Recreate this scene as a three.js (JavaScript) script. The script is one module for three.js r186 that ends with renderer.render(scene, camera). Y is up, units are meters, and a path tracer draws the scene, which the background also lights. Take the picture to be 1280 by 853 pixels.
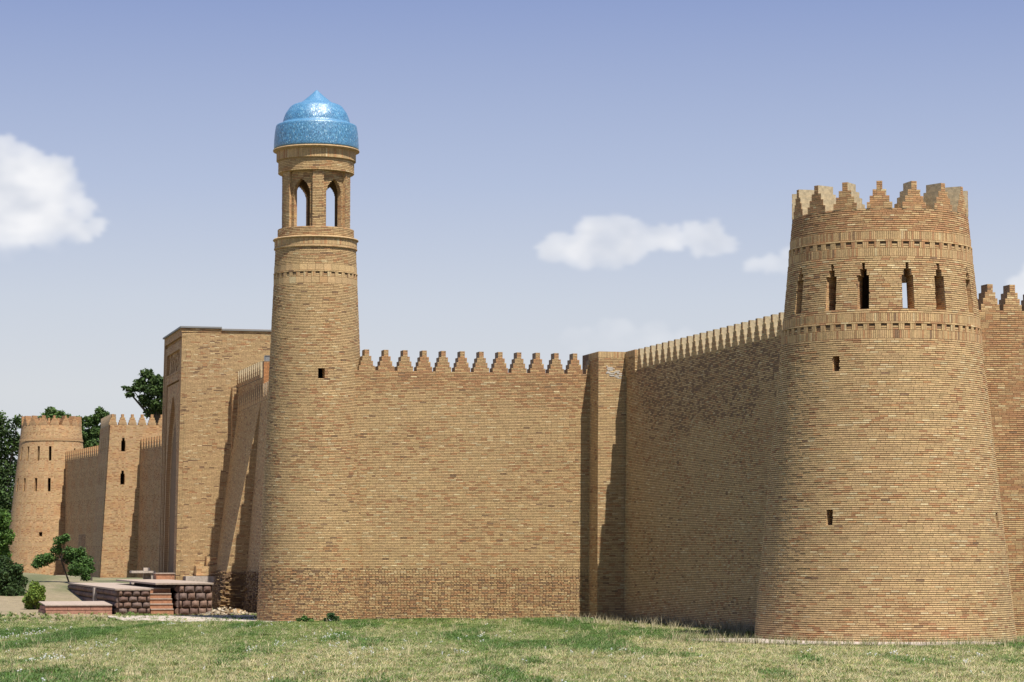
import * as THREE from 'three';

// ------------------------------------------------------------------ camera
const FOC = 3300, CW = 1280, CH = 853, YAW = 14.28 * Math.PI / 180, PITCH = Math.atan(266.5 / FOC);
const EXPOSURE = 1.58;
const scene = new THREE.Scene();
const camera = new THREE.PerspectiveCamera(2 * Math.atan(CH / 2 / FOC) * 180 / Math.PI, CW / CH, 0.5, 6000);
const EYE = new THREE.Vector3(0, 2.74, 0);
const fwdH = new THREE.Vector3(Math.sin(YAW), 0, -Math.cos(YAW)), camR = new THREE.Vector3(Math.cos(YAW), 0, Math.sin(YAW));
const camF = fwdH.clone().multiplyScalar(Math.cos(PITCH)).add(new THREE.Vector3(0, Math.sin(PITCH), 0));
const camU = new THREE.Vector3(0, Math.cos(PITCH), 0).addScaledVector(fwdH, -Math.sin(PITCH));
camera.position.copy(EYE);
camera.lookAt(EYE.clone().add(camF));
const renderer = new THREE.WebGLRenderer({ antialias: true });
renderer.setSize(1024, 682);
renderer.toneMapping = THREE.LinearToneMapping;
renderer.toneMappingExposure = EXPOSURE;
renderer.shadowMap.enabled = true;

// ------------------------------------------------------------------ helpers: numbers
function rng(seed) { let a = seed | 0; return () => { a = (a + 0x6d2b79f5) | 0; let t = Math.imul(a ^ (a >>> 15), 1 | a); t = (t + Math.imul(t ^ (t >>> 7), 61 | t)) ^ t; return ((t ^ (t >>> 14)) >>> 0) / 4294967296; }; }
const V = (x, y, z) => new THREE.Vector3(x, y, z);
const clamp = (x, a = 0, b = 1) => Math.min(b, Math.max(a, x)), lerp = (a, b, t) => a + (b - a) * t;
const sstep = (a, b, x) => { const t = clamp((x - a) / (b - a)); return t * t * (3 - 2 * t); };
const hash2 = (x, y, s = 0) => { let h = Math.imul(x | 0, 374761393) ^ Math.imul(y | 0, 668265263) ^ Math.imul(s | 0, 1274126177); h = Math.imul(h ^ (h >>> 13), 1274126177); h ^= h >>> 16; return (h >>> 0) / 4294967296; };
function vnoise(x, y, s = 0) {
  const ix = Math.floor(x), iy = Math.floor(y), fx = x - ix, fy = y - iy, u = fx * fx * (3 - 2 * fx), v = fy * fy * (3 - 2 * fy);
  return lerp(lerp(hash2(ix, iy, s), hash2(ix + 1, iy, s), u), lerp(hash2(ix, iy + 1, s), hash2(ix + 1, iy + 1, s), u), v);
}
function fbm(x, y, s = 0, o = 4) { let a = 0.5, r = 0, n = 0; for (let i = 0; i < o; i++) { r += a * vnoise(x, y, s + i * 17); n += a; a *= 0.5; x *= 2.03; y *= 2.03; } return r / n; }
const toLin = (c) => { c /= 255; return c <= 0.04045 ? c / 12.92 : Math.pow((c + 0.055) / 1.055, 2.4); };
const lin3 = (r, g, b) => [toLin(r), toLin(g), toLin(b)];
// pixel of the photograph -> point on a plane
const ray = (x, y) => camF.clone().multiplyScalar(FOC).addScaledVector(camR, x - CW / 2).addScaledVector(camU, CH / 2 - y);
const onZ = (x, y, z) => { const d = ray(x, y); return EYE.clone().addScaledVector(d, z / d.z); };
const onX = (x, y, X) => { const d = ray(x, y); return EYE.clone().addScaledVector(d, X / d.x); };
const onY = (x, y, h) => { const d = ray(x, y); return EYE.clone().addScaledVector(d, (h - EYE.y) / d.y); };
const atDepth = (x, y, w) => EYE.clone().addScaledVector(ray(x, y), w / FOC);
const hAt = (y, dist, x = 640) => { const d = ray(x, y); return EYE.y + dist * d.y / Math.hypot(d.x, d.z); };

// ------------------------------------------------------------------ sky and sun
{
  const SW = 4096, SH = 3072, data = new Float32Array(SW * SH * 4);
  const stops = [[-90, 150, 148, 140], [-1, 208, 211, 214], [3.5, 214, 218, 223], [5.5, 203, 211, 224], [8, 180, 193, 220], [12, 143, 161, 205], [20, 136, 155, 201], [40, 128, 149, 197], [90, 118, 141, 192]].map(([e, ...c]) => [e, lin3(...c)]);
  const base = (e) => { let i = 0; while (i < stops.length - 2 && stops[i + 1][0] < e) i++; const [e0, a] = stops[i], [e1, b] = stops[i + 1], t = clamp((e - e0) / (e1 - e0)); return a.map((x, k) => lerp(x, b[k], t)); };
  for (let r = 0; r < SH; r++) {
    const e = ((r + 0.5) / SH - 0.5) * 180, c = base(e);
    for (let k = 0, o = r * SW * 4; k < SW; k++, o += 4) { data[o] = c[0] / EXPOSURE; data[o + 1] = c[1] / EXPOSURE; data[o + 2] = c[2] / EXPOSURE; data[o + 3] = 1; }
  }
  const angles = (px, py) => { const d = ray(px, py); return [Math.atan2(d.z, d.x), Math.atan2(d.y, Math.hypot(d.x, d.z))]; };
  function cloud(puffs, seed, strength, flat) { // puffs [az, el, r] in radians; flat: elevation of the cloud base
    let a0 = 9, a1 = -9, e0 = 9, e1 = -9;
    for (const [a, e, r] of puffs) { a0 = Math.min(a0, a - r * 1.6); a1 = Math.max(a1, a + r * 1.6); e0 = Math.min(e0, e - r * 1.6); e1 = Math.max(e1, e + r * 1.6); }
    const c0 = Math.floor((a0 / 2 / Math.PI + 0.5) * SW), c1 = Math.ceil((a1 / 2 / Math.PI + 0.5) * SW), r0 = Math.max(SH / 2, Math.floor((e0 / Math.PI + 0.5) * SH)), r1 = Math.ceil((e1 / Math.PI + 0.5) * SH);
    for (let r = r0; r <= r1; r++) for (let c = c0; c <= c1; c++) {
      const az = ((c + 0.5) / SW - 0.5) * 2 * Math.PI, el = ((r + 0.5) / SH - 0.5) * Math.PI, X = az * FOC, Y = el * FOC;
      const wx = (fbm(X / 26, Y / 26, seed, 4) - 0.5) * 22 / FOC, wy = (fbm(X / 26 + 40, Y / 26, seed + 5, 4) - 0.5) * 22 / FOC;
      let d = -1, thick = 0;
      for (const [a, e, pr] of puffs) { const q = 1 - Math.hypot((az + wx - a) * Math.cos(el), el + wy - e) / pr; if (q > d) d = q; if (q > 0) { thick += q * pr * FOC / 30; } }
      d += (fbm(X / 12, Y / 12, seed + 9, 4) - 0.5) * 0.55;
      const alpha = sstep(0.02, 0.16, d) * strength * lerp(0.1, 1, sstep(flat - 16 / FOC, flat + 16 / FOC, el + wy * 1.2)) * clamp(0.55 + thick * 0.5);
      if (alpha <= 0) continue;
      const lit = clamp(0.6 + (fbm(X / 34, Y / 24, seed + 3, 4) - 0.5) * 1.7), col = lin3(lerp(216, 249, lit), lerp(220, 249, lit), lerp(229, 251, lit));
      const o = (r * SW + ((c % SW) + SW) % SW) * 4;
      for (let k = 0; k < 3; k++) data[o + k] = lerp(data[o + k], col[k] / EXPOSURE, clamp(alpha));
    }
  }
  const P = (list) => list.map(([x, y, r]) => [...angles(x, y), r / FOC]);
  cloud(P([[30, 212, 34], [62, 222, 30], [-6, 240, 55], [40, 262, 46], [78, 246, 28], [104, 262, 17], [96, 284, 22], [8, 285, 42], [2, 184, 20], [76, 214, 18], [122, 282, 10], [60, 285, 34], [-60, 240, 70], [-110, 260, 50]]), 11, 0.93, angles(0, 300)[1]);
  cloud(P([[700, 308, 22], [732, 303, 28], [742, 286, 20], [766, 284, 20], [792, 300, 26], [822, 295, 20], [838, 298, 18], [868, 296, 19], [890, 298, 21], [908, 302, 14], [684, 311, 14], [718, 318, 22], [762, 316, 24], [788, 312, 18]]), 23, 0.88, angles(0, 328)[1]);
  cloud(P([[944, 331, 13], [964, 327, 14], [986, 324, 17], [1006, 320, 18]]), 31, 0.7, angles(0, 339)[1]);
  cloud(P([[1284, 366, 26], [1308, 352, 34], [1340, 362, 30]]), 37, 0.85, angles(0, 384)[1]);
  cloud(P([[770, 425, 30], [720, 428, 22], [820, 430, 30], [860, 426, 20]]), 41, 0.28, angles(0, 440)[1]);
  const q = rng(77);
  for (let n = 0; n < 46; n++) { // fair-weather clouds all round, like those in view
    const az = -Math.PI + q() * 2 * Math.PI, el = 0.05 + q() * 0.16, s = 0.008 + q() * 0.014, pf = [], view = angles(640, 426)[0];
    const m = 5 + Math.floor(q() * 7);
    for (let i = 0; i < m; i++) pf.push([az + (q() - 0.5) * s * m * 0.9, el + q() * s * 0.9, s * (0.6 + q() * 0.6)]);
    if (Math.abs(Math.atan2(Math.sin(az - view), Math.cos(az - view))) > 0.32 && Math.abs(az) < 2.9) cloud(pf, 100 + n, 0.85, el - s * 0.3);
  }
  const t = new THREE.DataTexture(data, SW, SH, THREE.RGBAFormat, THREE.FloatType);
  t.mapping = THREE.EquirectangularReflectionMapping; t.magFilter = THREE.LinearFilter; t.needsUpdate = true;
  scene.background = t; scene.environment = t;
}
const sunDir = V(0.135, 0.899, 0.417).normalize();
const sun = new THREE.DirectionalLight(new THREE.Color(1, 0.955, 0.87), 5);
sun.name = 'sun';
sun.position.copy(sunDir).multiplyScalar(300).add(V(20, 0, -110)); sun.target.position.set(20, 0, -110);
sun.castShadow = true; sun.shadow.mapSize.set(4096, 4096); sun.shadow.radius = 1;
Object.assign(sun.shadow.camera, { left: -120, right: 120, top: 120, bottom: -120, near: 10, far: 600 });
scene.add(sun, sun.target);

// ------------------------------------------------------------------ textures and materials
function tex(n, fn, srgb = false) { // fn(x, y) in 0..1 -> [r, g, b] 0..1 ; tiles
  const d = new Uint8Array(n * n * 4);
  for (let y = 0; y < n; y++) for (let x = 0; x < n; x++) { const c = fn(x / n, y / n), o = (y * n + x) * 4; for (let k = 0; k < 3; k++) d[o + k] = clamp(c[k]) * 255; d[o + 3] = 255; }
  const t = new THREE.DataTexture(d, n, n); t.wrapS = t.wrapT = THREE.RepeatWrapping; t.magFilter = THREE.LinearFilter; t.minFilter = THREE.LinearMipmapLinearFilter; t.generateMipmaps = true;
  if (srgb) t.colorSpace = THREE.SRGBColorSpace; t.needsUpdate = true; return t;
}
function tnoise(x, y, f, s, o = 4) { let a = 0.5, r = 0, n = 0; for (let i = 0; i < o; i++) { const X = x * f, Y = y * f, ix = Math.floor(X), iy = Math.floor(Y), u0 = X - ix, v0 = Y - iy, u = u0 * u0 * (3 - 2 * u0), v = v0 * v0 * (3 - 2 * v0), h = (p, w) => hash2(((p % f) + f) % f, ((w % f) + f) % f, s + i * 7); r += a * lerp(lerp(h(ix, iy), h(ix + 1, iy), u), lerp(h(ix, iy + 1), h(ix + 1, iy + 1), u), v); n += a; a *= 0.5; f *= 2; } return r / n; }
const grainTex = tex(512, (x, y) => { const g = 0.62 + 0.5 * (tnoise(x, y, 16, 3, 5) - 0.5) + 0.3 * (tnoise(x, y, 96, 9, 2) - 0.5) + 0.18; return [g, g * 0.995, g * 0.98]; });
const bumpTex = tex(256, (x, y) => { const g = 0.5 * tnoise(x, y, 12, 5, 4) + 0.5 * tnoise(x, y, 64, 6, 2); return [g, g, g]; });
// distant brickwork: courses too fine to be told apart, 4 m x 4 m
const farBrickTex = tex(1024, (x, y) => {
  const courses = 60, row = Math.floor(y * courses), fy = y * courses - row, len = 15, off = hash2(row, 3, 5) * 15, fx = (x * len + off) % len, col = Math.floor(fx), inx = fx - col;
  const id = hash2(col, row, 21), joint = fy < 0.2 || inx < 0.05, streak = tnoise(x * 1, y, 8, 12, 4);
  let r = lerp(0.74, 1.0, id), g = r * lerp(0.9, 1.0, hash2(col, row, 5)), b = g * lerp(0.88, 1.02, hash2(col, row, 6));
  if (id < 0.12) { r *= 0.8; g *= 0.66; b *= 0.6; }
  const patch = tnoise(x, y, 3, 44, 4), warm = sstep(0.42, 0.62, patch), m = (joint ? 0.6 : 1) * lerp(0.75, 1.12, streak); g *= lerp(1.02, 0.90, warm); b *= lerp(1.03, 0.84, warm);
  return [r * m, g * m, b * m];
});
const farBump = tex(1024, (x, y) => { const courses = 60, row = Math.floor(y * courses), fy = y * courses - row, len = 15, off = hash2(row, 3, 5) * 15, fx = (x * len + off) % len, col = Math.floor(fx); const j = fy < 0.2 || fx - col < 0.05; const g = j ? 0 : 0.6 + 0.4 * hash2(col, row, 2); return [g, g, g]; });
const rep = (t, s) => { const c = t.clone(); c.repeat.set(s, s); c.needsUpdate = true; return c; };
const std = (o) => new THREE.MeshStandardMaterial({ roughness: 0.92, metalness: 0, ...o });
const rgb = (r, g, b) => new THREE.Color().setRGB(r, g, b);
const M = {
  brick: std({ name: 'fired_brick', vertexColors: true, map: rep(grainTex, 1.7), bumpMap: rep(bumpTex, 3), bumpScale: 0.004 }),
  mortar: std({ name: 'mortar', color: rgb(0.14, 0.088, 0.05), map: rep(grainTex, 1.3), bumpMap: rep(bumpTex, 3), bumpScale: 0.004 }),
  mortarLight: std({ name: 'pale_mortar', color: rgb(0.24, 0.152, 0.082), map: rep(grainTex, 1.3), bumpMap: rep(bumpTex, 3), bumpScale: 0.004 }),
  brickPlain: std({ name: 'brick_trim', color: rgb(0.46, 0.31, 0.16), map: rep(grainTex, 1.3), bumpMap: rep(bumpTex, 3), bumpScale: 0.006 }),
  jamb: std({ name: 'brick_reveal', color: rgb(0.60, 0.405, 0.21), map: rep(farBrickTex, 0.25), bumpMap: rep(farBump, 0.25), bumpScale: 0.012 }),
  plaster: std({ name: 'lime_plaster', color: rgb(0.50, 0.405, 0.26), map: rep(grainTex, 0.6), bumpMap: rep(bumpTex, 1.2), bumpScale: 0.004 }),
  plasterDark: std({ name: 'weathered_plaster', color: rgb(0.36, 0.27, 0.18), map: rep(grainTex, 0.8), bumpMap: rep(bumpTex, 1.2), bumpScale: 0.006 }),
  farTan: std({ name: 'distant_brickwork', color: rgb(0.545, 0.362, 0.19), map: rep(farBrickTex, 0.25), bumpMap: rep(farBump, 0.25), bumpScale: 0.012 }),
  farDark: std({ name: 'brick_infill', color: rgb(0.36, 0.25, 0.15), map: rep(farBrickTex, 0.25), bumpMap: rep(farBump, 0.25), bumpScale: 0.012 }),
  farRed: std({ name: 'distant_reddish_brickwork', color: rgb(0.54, 0.345, 0.185), map: rep(farBrickTex, 0.25), bumpMap: rep(farBump, 0.25), bumpScale: 0.012 }),
  metal: std({ name: 'zinc_coping', color: rgb(0.22, 0.22, 0.215), roughness: 0.6, metalness: 0.4 }),
  concrete: std({ name: 'concrete', color: rgb(0.50, 0.42, 0.355), map: rep(grainTex, 0.7), bumpMap: rep(bumpTex, 1.5), bumpScale: 0.006 }),
  redSlab: std({ name: 'red_stone', color: rgb(0.40, 0.20, 0.14), map: rep(grainTex, 0.8), bumpMap: rep(bumpTex, 1.5), bumpScale: 0.006 }),
  tread: std({ name: 'pale_pink_stone', color: rgb(0.40, 0.315, 0.255), map: rep(grainTex, 0.8), bumpMap: rep(bumpTex, 1.5), bumpScale: 0.004 }),
  riser: std({ name: 'terracotta_riser', color: rgb(0.42, 0.20, 0.11), map: rep(grainTex, 0.8), bumpMap: rep(bumpTex, 1.5), bumpScale: 0.004 }),
  bark: std({ name: 'bark', color: rgb(0.10, 0.075, 0.055), map: rep(grainTex, 2), bumpMap: rep(bumpTex, 2), bumpScale: 0.02 }),
};
const stoneMats = [[0.20, 0.12, 0.09], [0.16, 0.095, 0.075], [0.25, 0.155, 0.115], [0.19, 0.13, 0.11]].map((c, i) => std({ name: 'rough_stone_' + i, color: rgb(...c), map: rep(grainTex, 1.1), bumpMap: rep(bumpTex, 2), bumpScale: 0.015 }));

// ------------------------------------------------------------------ helpers: geometry
class Geo {
  constructor(colored = false) { this.p = []; this.n = []; this.u = []; this.c = colored ? [] : null; this.i = []; }
  quad(a, b, c, d, hint, uv, col) { // a b c d round the face; hint: rough outward direction
    const e1 = V().subVectors(b, a), e2 = V().subVectors(d, a), nr = e1.cross(e2);
    if (nr.lengthSq() < 1e-14) { const e3 = V().subVectors(c, b), e4 = V().subVectors(d, b); nr.copy(e3.cross(e4)); }
    nr.normalize();
    const flip = hint && nr.dot(hint) < 0; if (flip) nr.negate();
    const s = this.p.length / 3, w = uv || [[0, 0], [a.distanceTo(b), 0], [a.distanceTo(b), a.distanceTo(d)], [0, a.distanceTo(d)]];
    [a, b, c, d].forEach((q, k) => { this.p.push(q.x, q.y, q.z); this.n.push(nr.x, nr.y, nr.z); this.u.push(w[k][0], w[k][1]); if (this.c) this.c.push(...col); });
    if (flip) this.i.push(s, s + 2, s + 1, s, s + 3, s + 2); else this.i.push(s, s + 1, s + 2, s, s + 2, s + 3);
  }
  tri(a, b, c, hint) { this.quad(a, b, c, c, hint); this.i.length -= 3; }
  brick(O, t, b, n, w, h, d, col, r0) { // O centre of the front face; five faces
    const q = (x, y, z) => [O.x + t.x * x + b.x * y - n.x * z, O.y + t.y * x + b.y * y - n.y * z, O.z + t.z * x + b.z * y - n.z * z];
    const W = w / 2, Hh = h / 2, c = [q(-W, -Hh, 0), q(W, -Hh, 0), q(W, Hh, 0), q(-W, Hh, 0), q(-W, -Hh, d), q(W, -Hh, d), q(W, Hh, d), q(-W, Hh, d)];
    const faces = [[0, 1, 2, 3, n, 1], [3, 2, 6, 7, b, 1], [4, 5, 1, 0, b, -1], [1, 5, 6, 2, t, 1], [4, 0, 3, 7, t, -1]];
    for (const [i0, i1, i2, i3, nr, sg] of faces) {
      const s = this.p.length / 3;
      for (const k of [i0, i1, i2, i3]) { this.p.push(...c[k]); this.n.push(nr.x * sg, nr.y * sg, nr.z * sg); this.c.push(col[0], col[1], col[2]); }
      this.u.push(r0, r0 * 3.1, r0 + w, r0 * 3.1, r0 + w, r0 * 3.1 + h, r0, r0 * 3.1 + h);
      this.i.push(s, s + 1, s + 2, s, s + 2, s + 3);
    }
  }
  box(x0, x1, y0, y1, z0, z1, skipFaces = '', col) {
    const P = (i, j, k) => V(i ? x1 : x0, j ? y1 : y0, k ? z1 : z0);
    if (!skipFaces.includes('f')) this.quad(P(0, 0, 1), P(1, 0, 1), P(1, 1, 1), P(0, 1, 1), V(0, 0, 1), [[x0, y0], [x1, y0], [x1, y1], [x0, y1]], col);
    if (!skipFaces.includes('b')) this.quad(P(0, 0, 0), P(1, 0, 0), P(1, 1, 0), P(0, 1, 0), V(0, 0, -1), [[x0, y0], [x1, y0], [x1, y1], [x0, y1]], col);
    if (!skipFaces.includes('l')) this.quad(P(0, 0, 0), P(0, 0, 1), P(0, 1, 1), P(0, 1, 0), V(-1, 0, 0), [[z0, y0], [z1, y0], [z1, y1], [z0, y1]], col);
    if (!skipFaces.includes('r')) this.quad(P(1, 0, 0), P(1, 0, 1), P(1, 1, 1), P(1, 1, 0), V(1, 0, 0), [[z0, y0], [z1, y0], [z1, y1], [z0, y1]], col);
    if (!skipFaces.includes('t')) this.quad(P(0, 1, 0), P(1, 1, 0), P(1, 1, 1), P(0, 1, 1), V(0, 1, 0), [[x0, z0], [x1, z0], [x1, z1], [x0, z1]], col);
    if (!skipFaces.includes('d')) this.quad(P(0, 0, 0), P(1, 0, 0), P(1, 0, 1), P(0, 0, 1), V(0, -1, 0), [[x0, z0], [x1, z0], [x1, z1], [x0, z1]], col);
    return this;
  }
  hex(c) { // corners: bottom ring 0-3, top ring 4-7 (same order)
    const m = c.reduce((s, v) => s.add(v), V()).multiplyScalar(1 / 8);
    for (const f of [[0, 1, 5, 4], [1, 2, 6, 5], [2, 3, 7, 6], [3, 0, 4, 7], [4, 5, 6, 7], [0, 1, 2, 3]]) {
      const [a, b, d, e] = f.map((k) => c[k]), mid = V().add(a).add(b).add(d).add(e).multiplyScalar(0.25);
      this.quad(a, b, d, e, mid.sub(m));
    }
    return this;
  }
  build() {
    const g = new THREE.BufferGeometry();
    g.setAttribute('position', new THREE.BufferAttribute(new Float32Array(this.p), 3)); g.setAttribute('normal', new THREE.BufferAttribute(new Float32Array(this.n), 3)); g.setAttribute('uv', new THREE.BufferAttribute(new Float32Array(this.u), 2));
    if (this.c) g.setAttribute('color', new THREE.BufferAttribute(new Float32Array(this.c), 3));
    g.setIndex(new THREE.BufferAttribute(new Uint32Array(this.i), 1)); return g;
  }
}
const counts = {};
const numbered = (name) => { const k = counts[name] = (counts[name] ?? -1) + 1; return k ? name + '_' + String(k).padStart(3, '0') : name; };
function mesh(name, geo, mat, parent, kind) {
  const o = new THREE.Mesh(geo instanceof Geo ? geo.build() : geo, mat); o.name = name; o.castShadow = o.receiveShadow = true;
  if (kind) o.userData.kind = kind; if (parent) parent.add(o); return o;
}
function thing(name, label, category, pos, group) {
  const o = new THREE.Group(); o.name = numbered(name); if (pos) o.position.copy(pos);
  o.userData = { label, category, kind: 'thing' }; if (group) o.userData.group = group; scene.add(o); return o;
}
const struct = (name, geo, mat) => { const o = mesh(name, geo, mat); o.userData.kind = 'structure'; scene.add(o); return o; };

// ------------------------------------------------------------------ brickwork
const COURSE = 0.066, BRICK_H = 0.0445;
const PAL = { cream: [0.69, 0.53, 0.30], tan: [0.595, 0.405, 0.203], brown: [0.50, 0.317, 0.152], red: [0.455, 0.243, 0.117], orange: [0.52, 0.285, 0.13], dark: [0.29, 0.178, 0.098] };
function brickColour(r, red, dark, tone = 1) { // red, dark 0..1: share of reddish and of dark bricks
  const x = r(), mix = (a, b, t) => a.map((q, k) => lerp(q, b[k], t)); let c;
  if (r() < dark) c = x < 0.6 ? PAL.dark : PAL.brown;
  else if (r() < red * 0.8) c = x < 0.4 ? PAL.red : x < 0.6 ? PAL.orange : mix(PAL.brown, PAL.red, 0.4);
  else c = x < 0.05 ? PAL.cream : x < 0.07 ? PAL.orange : mix(PAL.tan, PAL.brown, clamp(red * 1.2) * r());
  const v = tone * (1 + (r() + r() + r() - 1.5) * 0.15); return [c[0] * v, c[1] * v * (0.98 + r() * 0.04), c[2] * v];
}
const rowTone = (u, k, s) => 1 + (fbm(u * 0.55 + k * 7.13, k * 0.37, s + 3, 3) - 0.5) * 0.26;   // bricks of one batch lie side by side in a course
// bricks are collected first, so that the nearest can become parts of their own
function courseLengths(r, total, first, stretchers = 0.86) { const out = []; let x = -first; while (x < total) { const L = r() < stretchers ? 0.26 : 0.13; out.push([Math.max(0, x), Math.min(total, x + L)]); x += L; } return out; }
function planarBricks(list, { O, U, N, width, height, batter = 0, seed, red, dark, skip, recess = 0.02, jit = 0.006, v0 = 0, narrow, stretchers, gap = 0.009 }) {
  // O: base of the face at u = 0; U along; N outward; batter: how far the face leans back per metre; narrow(v): [u0, u1]
  const r = rng(seed), n = V(N.x, batter, N.z).normalize(), b = V(-N.x * batter, 1, -N.z * batter).normalize();
  const rows = Math.floor((height - v0) / COURSE + 0.001);
  for (let k = 0; k < rows; k++) {
    const v = v0 + (k + 0.5) * COURSE, [ua, ub] = narrow ? narrow(v) : [0, width];
    if (ub - ua < 0.04) continue;
    for (const [p, q] of courseLengths(r, ub - ua, (k % 2) * 0.13 + r() * 0.06, stretchers)) {
      const w = q - p - gap; if (w < 0.03) { continue; }
      const u = ua + (p + q) / 2; if (skip && skip(u, v)) continue;
      const pr = (r() - 0.5) * jit, Q = O.clone().addScaledVector(U, u).add(V(-N.x * batter * v, v, -N.z * batter * v)).addScaledVector(n, pr);
      list.push({ O: Q, t: U, b, n, w, h: BRICK_H * (0.97 + r() * 0.06), d: recess + 0.012 + pr, c: brickColour(r, red(u, v), dark ? dark(u, v) : 0.02, rowTone(u, k, seed)), r: r() * 7 });
    }
  }
}
function ringBricks(list, { c, dir, R, v0, v1, seed, red, dark, skip, cuts, recess = 0.014, jit = 0.006, range, stretchers, gap = 0.009 }) {
  // dir(phi) -> unit outward vector; R(v); range [phi0, phi1]
  const r = rng(seed), rows = Math.round((v1 - v0) / COURSE), sl = (R(v1) - R(v0)) / (v1 - v0), [f0, f1] = range || [-Math.PI, Math.PI];
  for (let k = 0; k < rows; k++) {
    const v = v0 + (k + 0.5) * COURSE, Rv = R(v), total = (f1 - f0) * Rv;
    let spans = courseLengths(r, total, (k % 2) * 0.13 + r() * 0.08, stretchers);
    for (const [c0, c1] of cuts ? cuts(v) : []) { // bricks are cut where an opening crosses them
      const a = (c0 - f0) * Rv, b = (c1 - f0) * Rv, next = [];
      for (const [p, q] of spans) { if (q <= a || p >= b) next.push([p, q]); else { if (p < a - 0.03) next.push([p, a]); if (q > b + 0.03) next.push([b, q]); } }
      spans = next;
    }
    for (const [p, q] of spans) {
      const w = q - p - gap; if (w < 0.03) continue;
      const phi = f0 + (p + q) / 2 / Rv; if (skip && skip(phi, v, w / 2 / Rv)) continue;
      const e = dir(phi), t = dir(phi + Math.PI / 2), n = V(e.x, -sl, e.z).normalize(), b = V(e.x * sl, 1, e.z * sl).normalize(), pr = (r() - 0.5) * jit;
      list.push({ O: V(c.x, v, c.z).addScaledVector(e, Rv).addScaledVector(n, pr), t, b, n, w, h: BRICK_H * (0.97 + r() * 0.06), d: recess + 0.012 + pr, c: brickColour(r, red(phi, v), dark ? dark(phi, v) : 0.02, rowTone(phi * Rv, k, seed)), r: r() * 7 });
    }
  }
}
function ringSoldiers(list, { c, dir, R, v0, h, seed, red, proud = 0, range, step = 0.066, skip }) {
  const r = rng(seed), Rv = R(v0 + h / 2) + proud, [f0, f1] = range || [-Math.PI, Math.PI], m = Math.round((f1 - f0) * Rv / step);
  for (let k = 0; k < m; k++) {
    const phi = f0 + (f1 - f0) * (k + 0.5) / m; if (skip && skip(phi, v0 + h / 2)) continue;
    const e = dir(phi), t = dir(phi + Math.PI / 2), pr = (r() - 0.5) * 0.006;
    list.push({ O: V(c.x, v0 + h / 2, c.z).addScaledVector(e, Rv + pr), t, b: V(0, 1, 0), n: e, w: (f1 - f0) * Rv / m - 0.011, h: h - 0.012, d: 0.03 + pr + proud, c: brickColour(r, red, 0.02), r: r() * 7 });
  }
}
// a soldier course, a projecting course, a row of dentils and a second soldier course: 12 courses high
function ringBand(list, o) {
  const { c, dir, R, v0, seed, red, step } = o, H = COURSE;
  ringSoldiers(list, { ...o, v0, h: 4 * H, seed, red });
  const r = rng(seed + 5), Rv = R(v0 + 5.5 * H), n = Math.round(2 * Math.PI * Rv / (step || 0.36));
  for (let k = 0; k < n; k++) {
    const p0 = -Math.PI + 2 * Math.PI * k / n, dp = 2 * Math.PI / n;
    for (let j = 0; j < 3; j++) { // dentil of upright bricks
      const phi = p0 + dp * (0.5 * (j + 0.5) / 3), e = dir(phi), t = dir(phi + Math.PI / 2);
      list.push({ O: V(c.x, v0 + 5.5 * H, c.z).addScaledVector(e, Rv + 0.012), t, b: V(0, 1, 0), n: e, w: dp * Rv / 6 - 0.008, h: 3 * H - 0.01, d: 0.05, c: brickColour(r, red, 0.02), r: r() * 7 });
    }
    for (let j = 0; j < 3; j++) { // set back flat bricks between
      const phi = p0 + dp * 0.75, e = dir(phi), t = dir(phi + Math.PI / 2);
      list.push({ O: V(c.x, v0 + (4.5 + j) * H, c.z).addScaledVector(e, Rv - [0.004, 0.012, 0.03][j]), t, b: V(0, 1, 0), n: e, w: dp * Rv / 2 - 0.012, h: BRICK_H, d: 0.05, c: brickColour(r, red, 0.02), r: r() * 7 });
    }
  }
  ringBricks(list, { c, dir, R: (v) => R(v) + 0.022, v0: v0 + 7 * H, v1: v0 + 8 * H, seed: seed + 6, red: () => red, recess: 0.03 });
  ringSoldiers(list, { ...o, v0: v0 + 8 * H, h: 4 * H, seed: seed + 7, red });
}
const singleGeo = new Geo(true); singleGeo.brick(V(0, 0, 0), V(1, 0, 0), V(0, 1, 0), V(0, 0, 1), 1, 1, 1, [1, 1, 1], 0.3);
const singleBrick = singleGeo.build();
const toneMats = [];
function toneMat(c) { // a few dozen tones for the bricks that are parts of their own
  let best = null, bd = 1e9; for (const m of toneMats) { const d = (m.c[0] - c[0]) ** 2 + (m.c[1] - c[1]) ** 2 + (m.c[2] - c[2]) ** 2; if (d < bd) { bd = d; best = m; } }
  if (bd < 0.0012 || toneMats.length > 40) return best.m;
  const m = std({ name: 'fired_brick_tone', color: rgb(...c), map: grainTex, bumpMap: bumpTex, bumpScale: 0.004 }); toneMats.push({ c, m }); return m;
}
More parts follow.
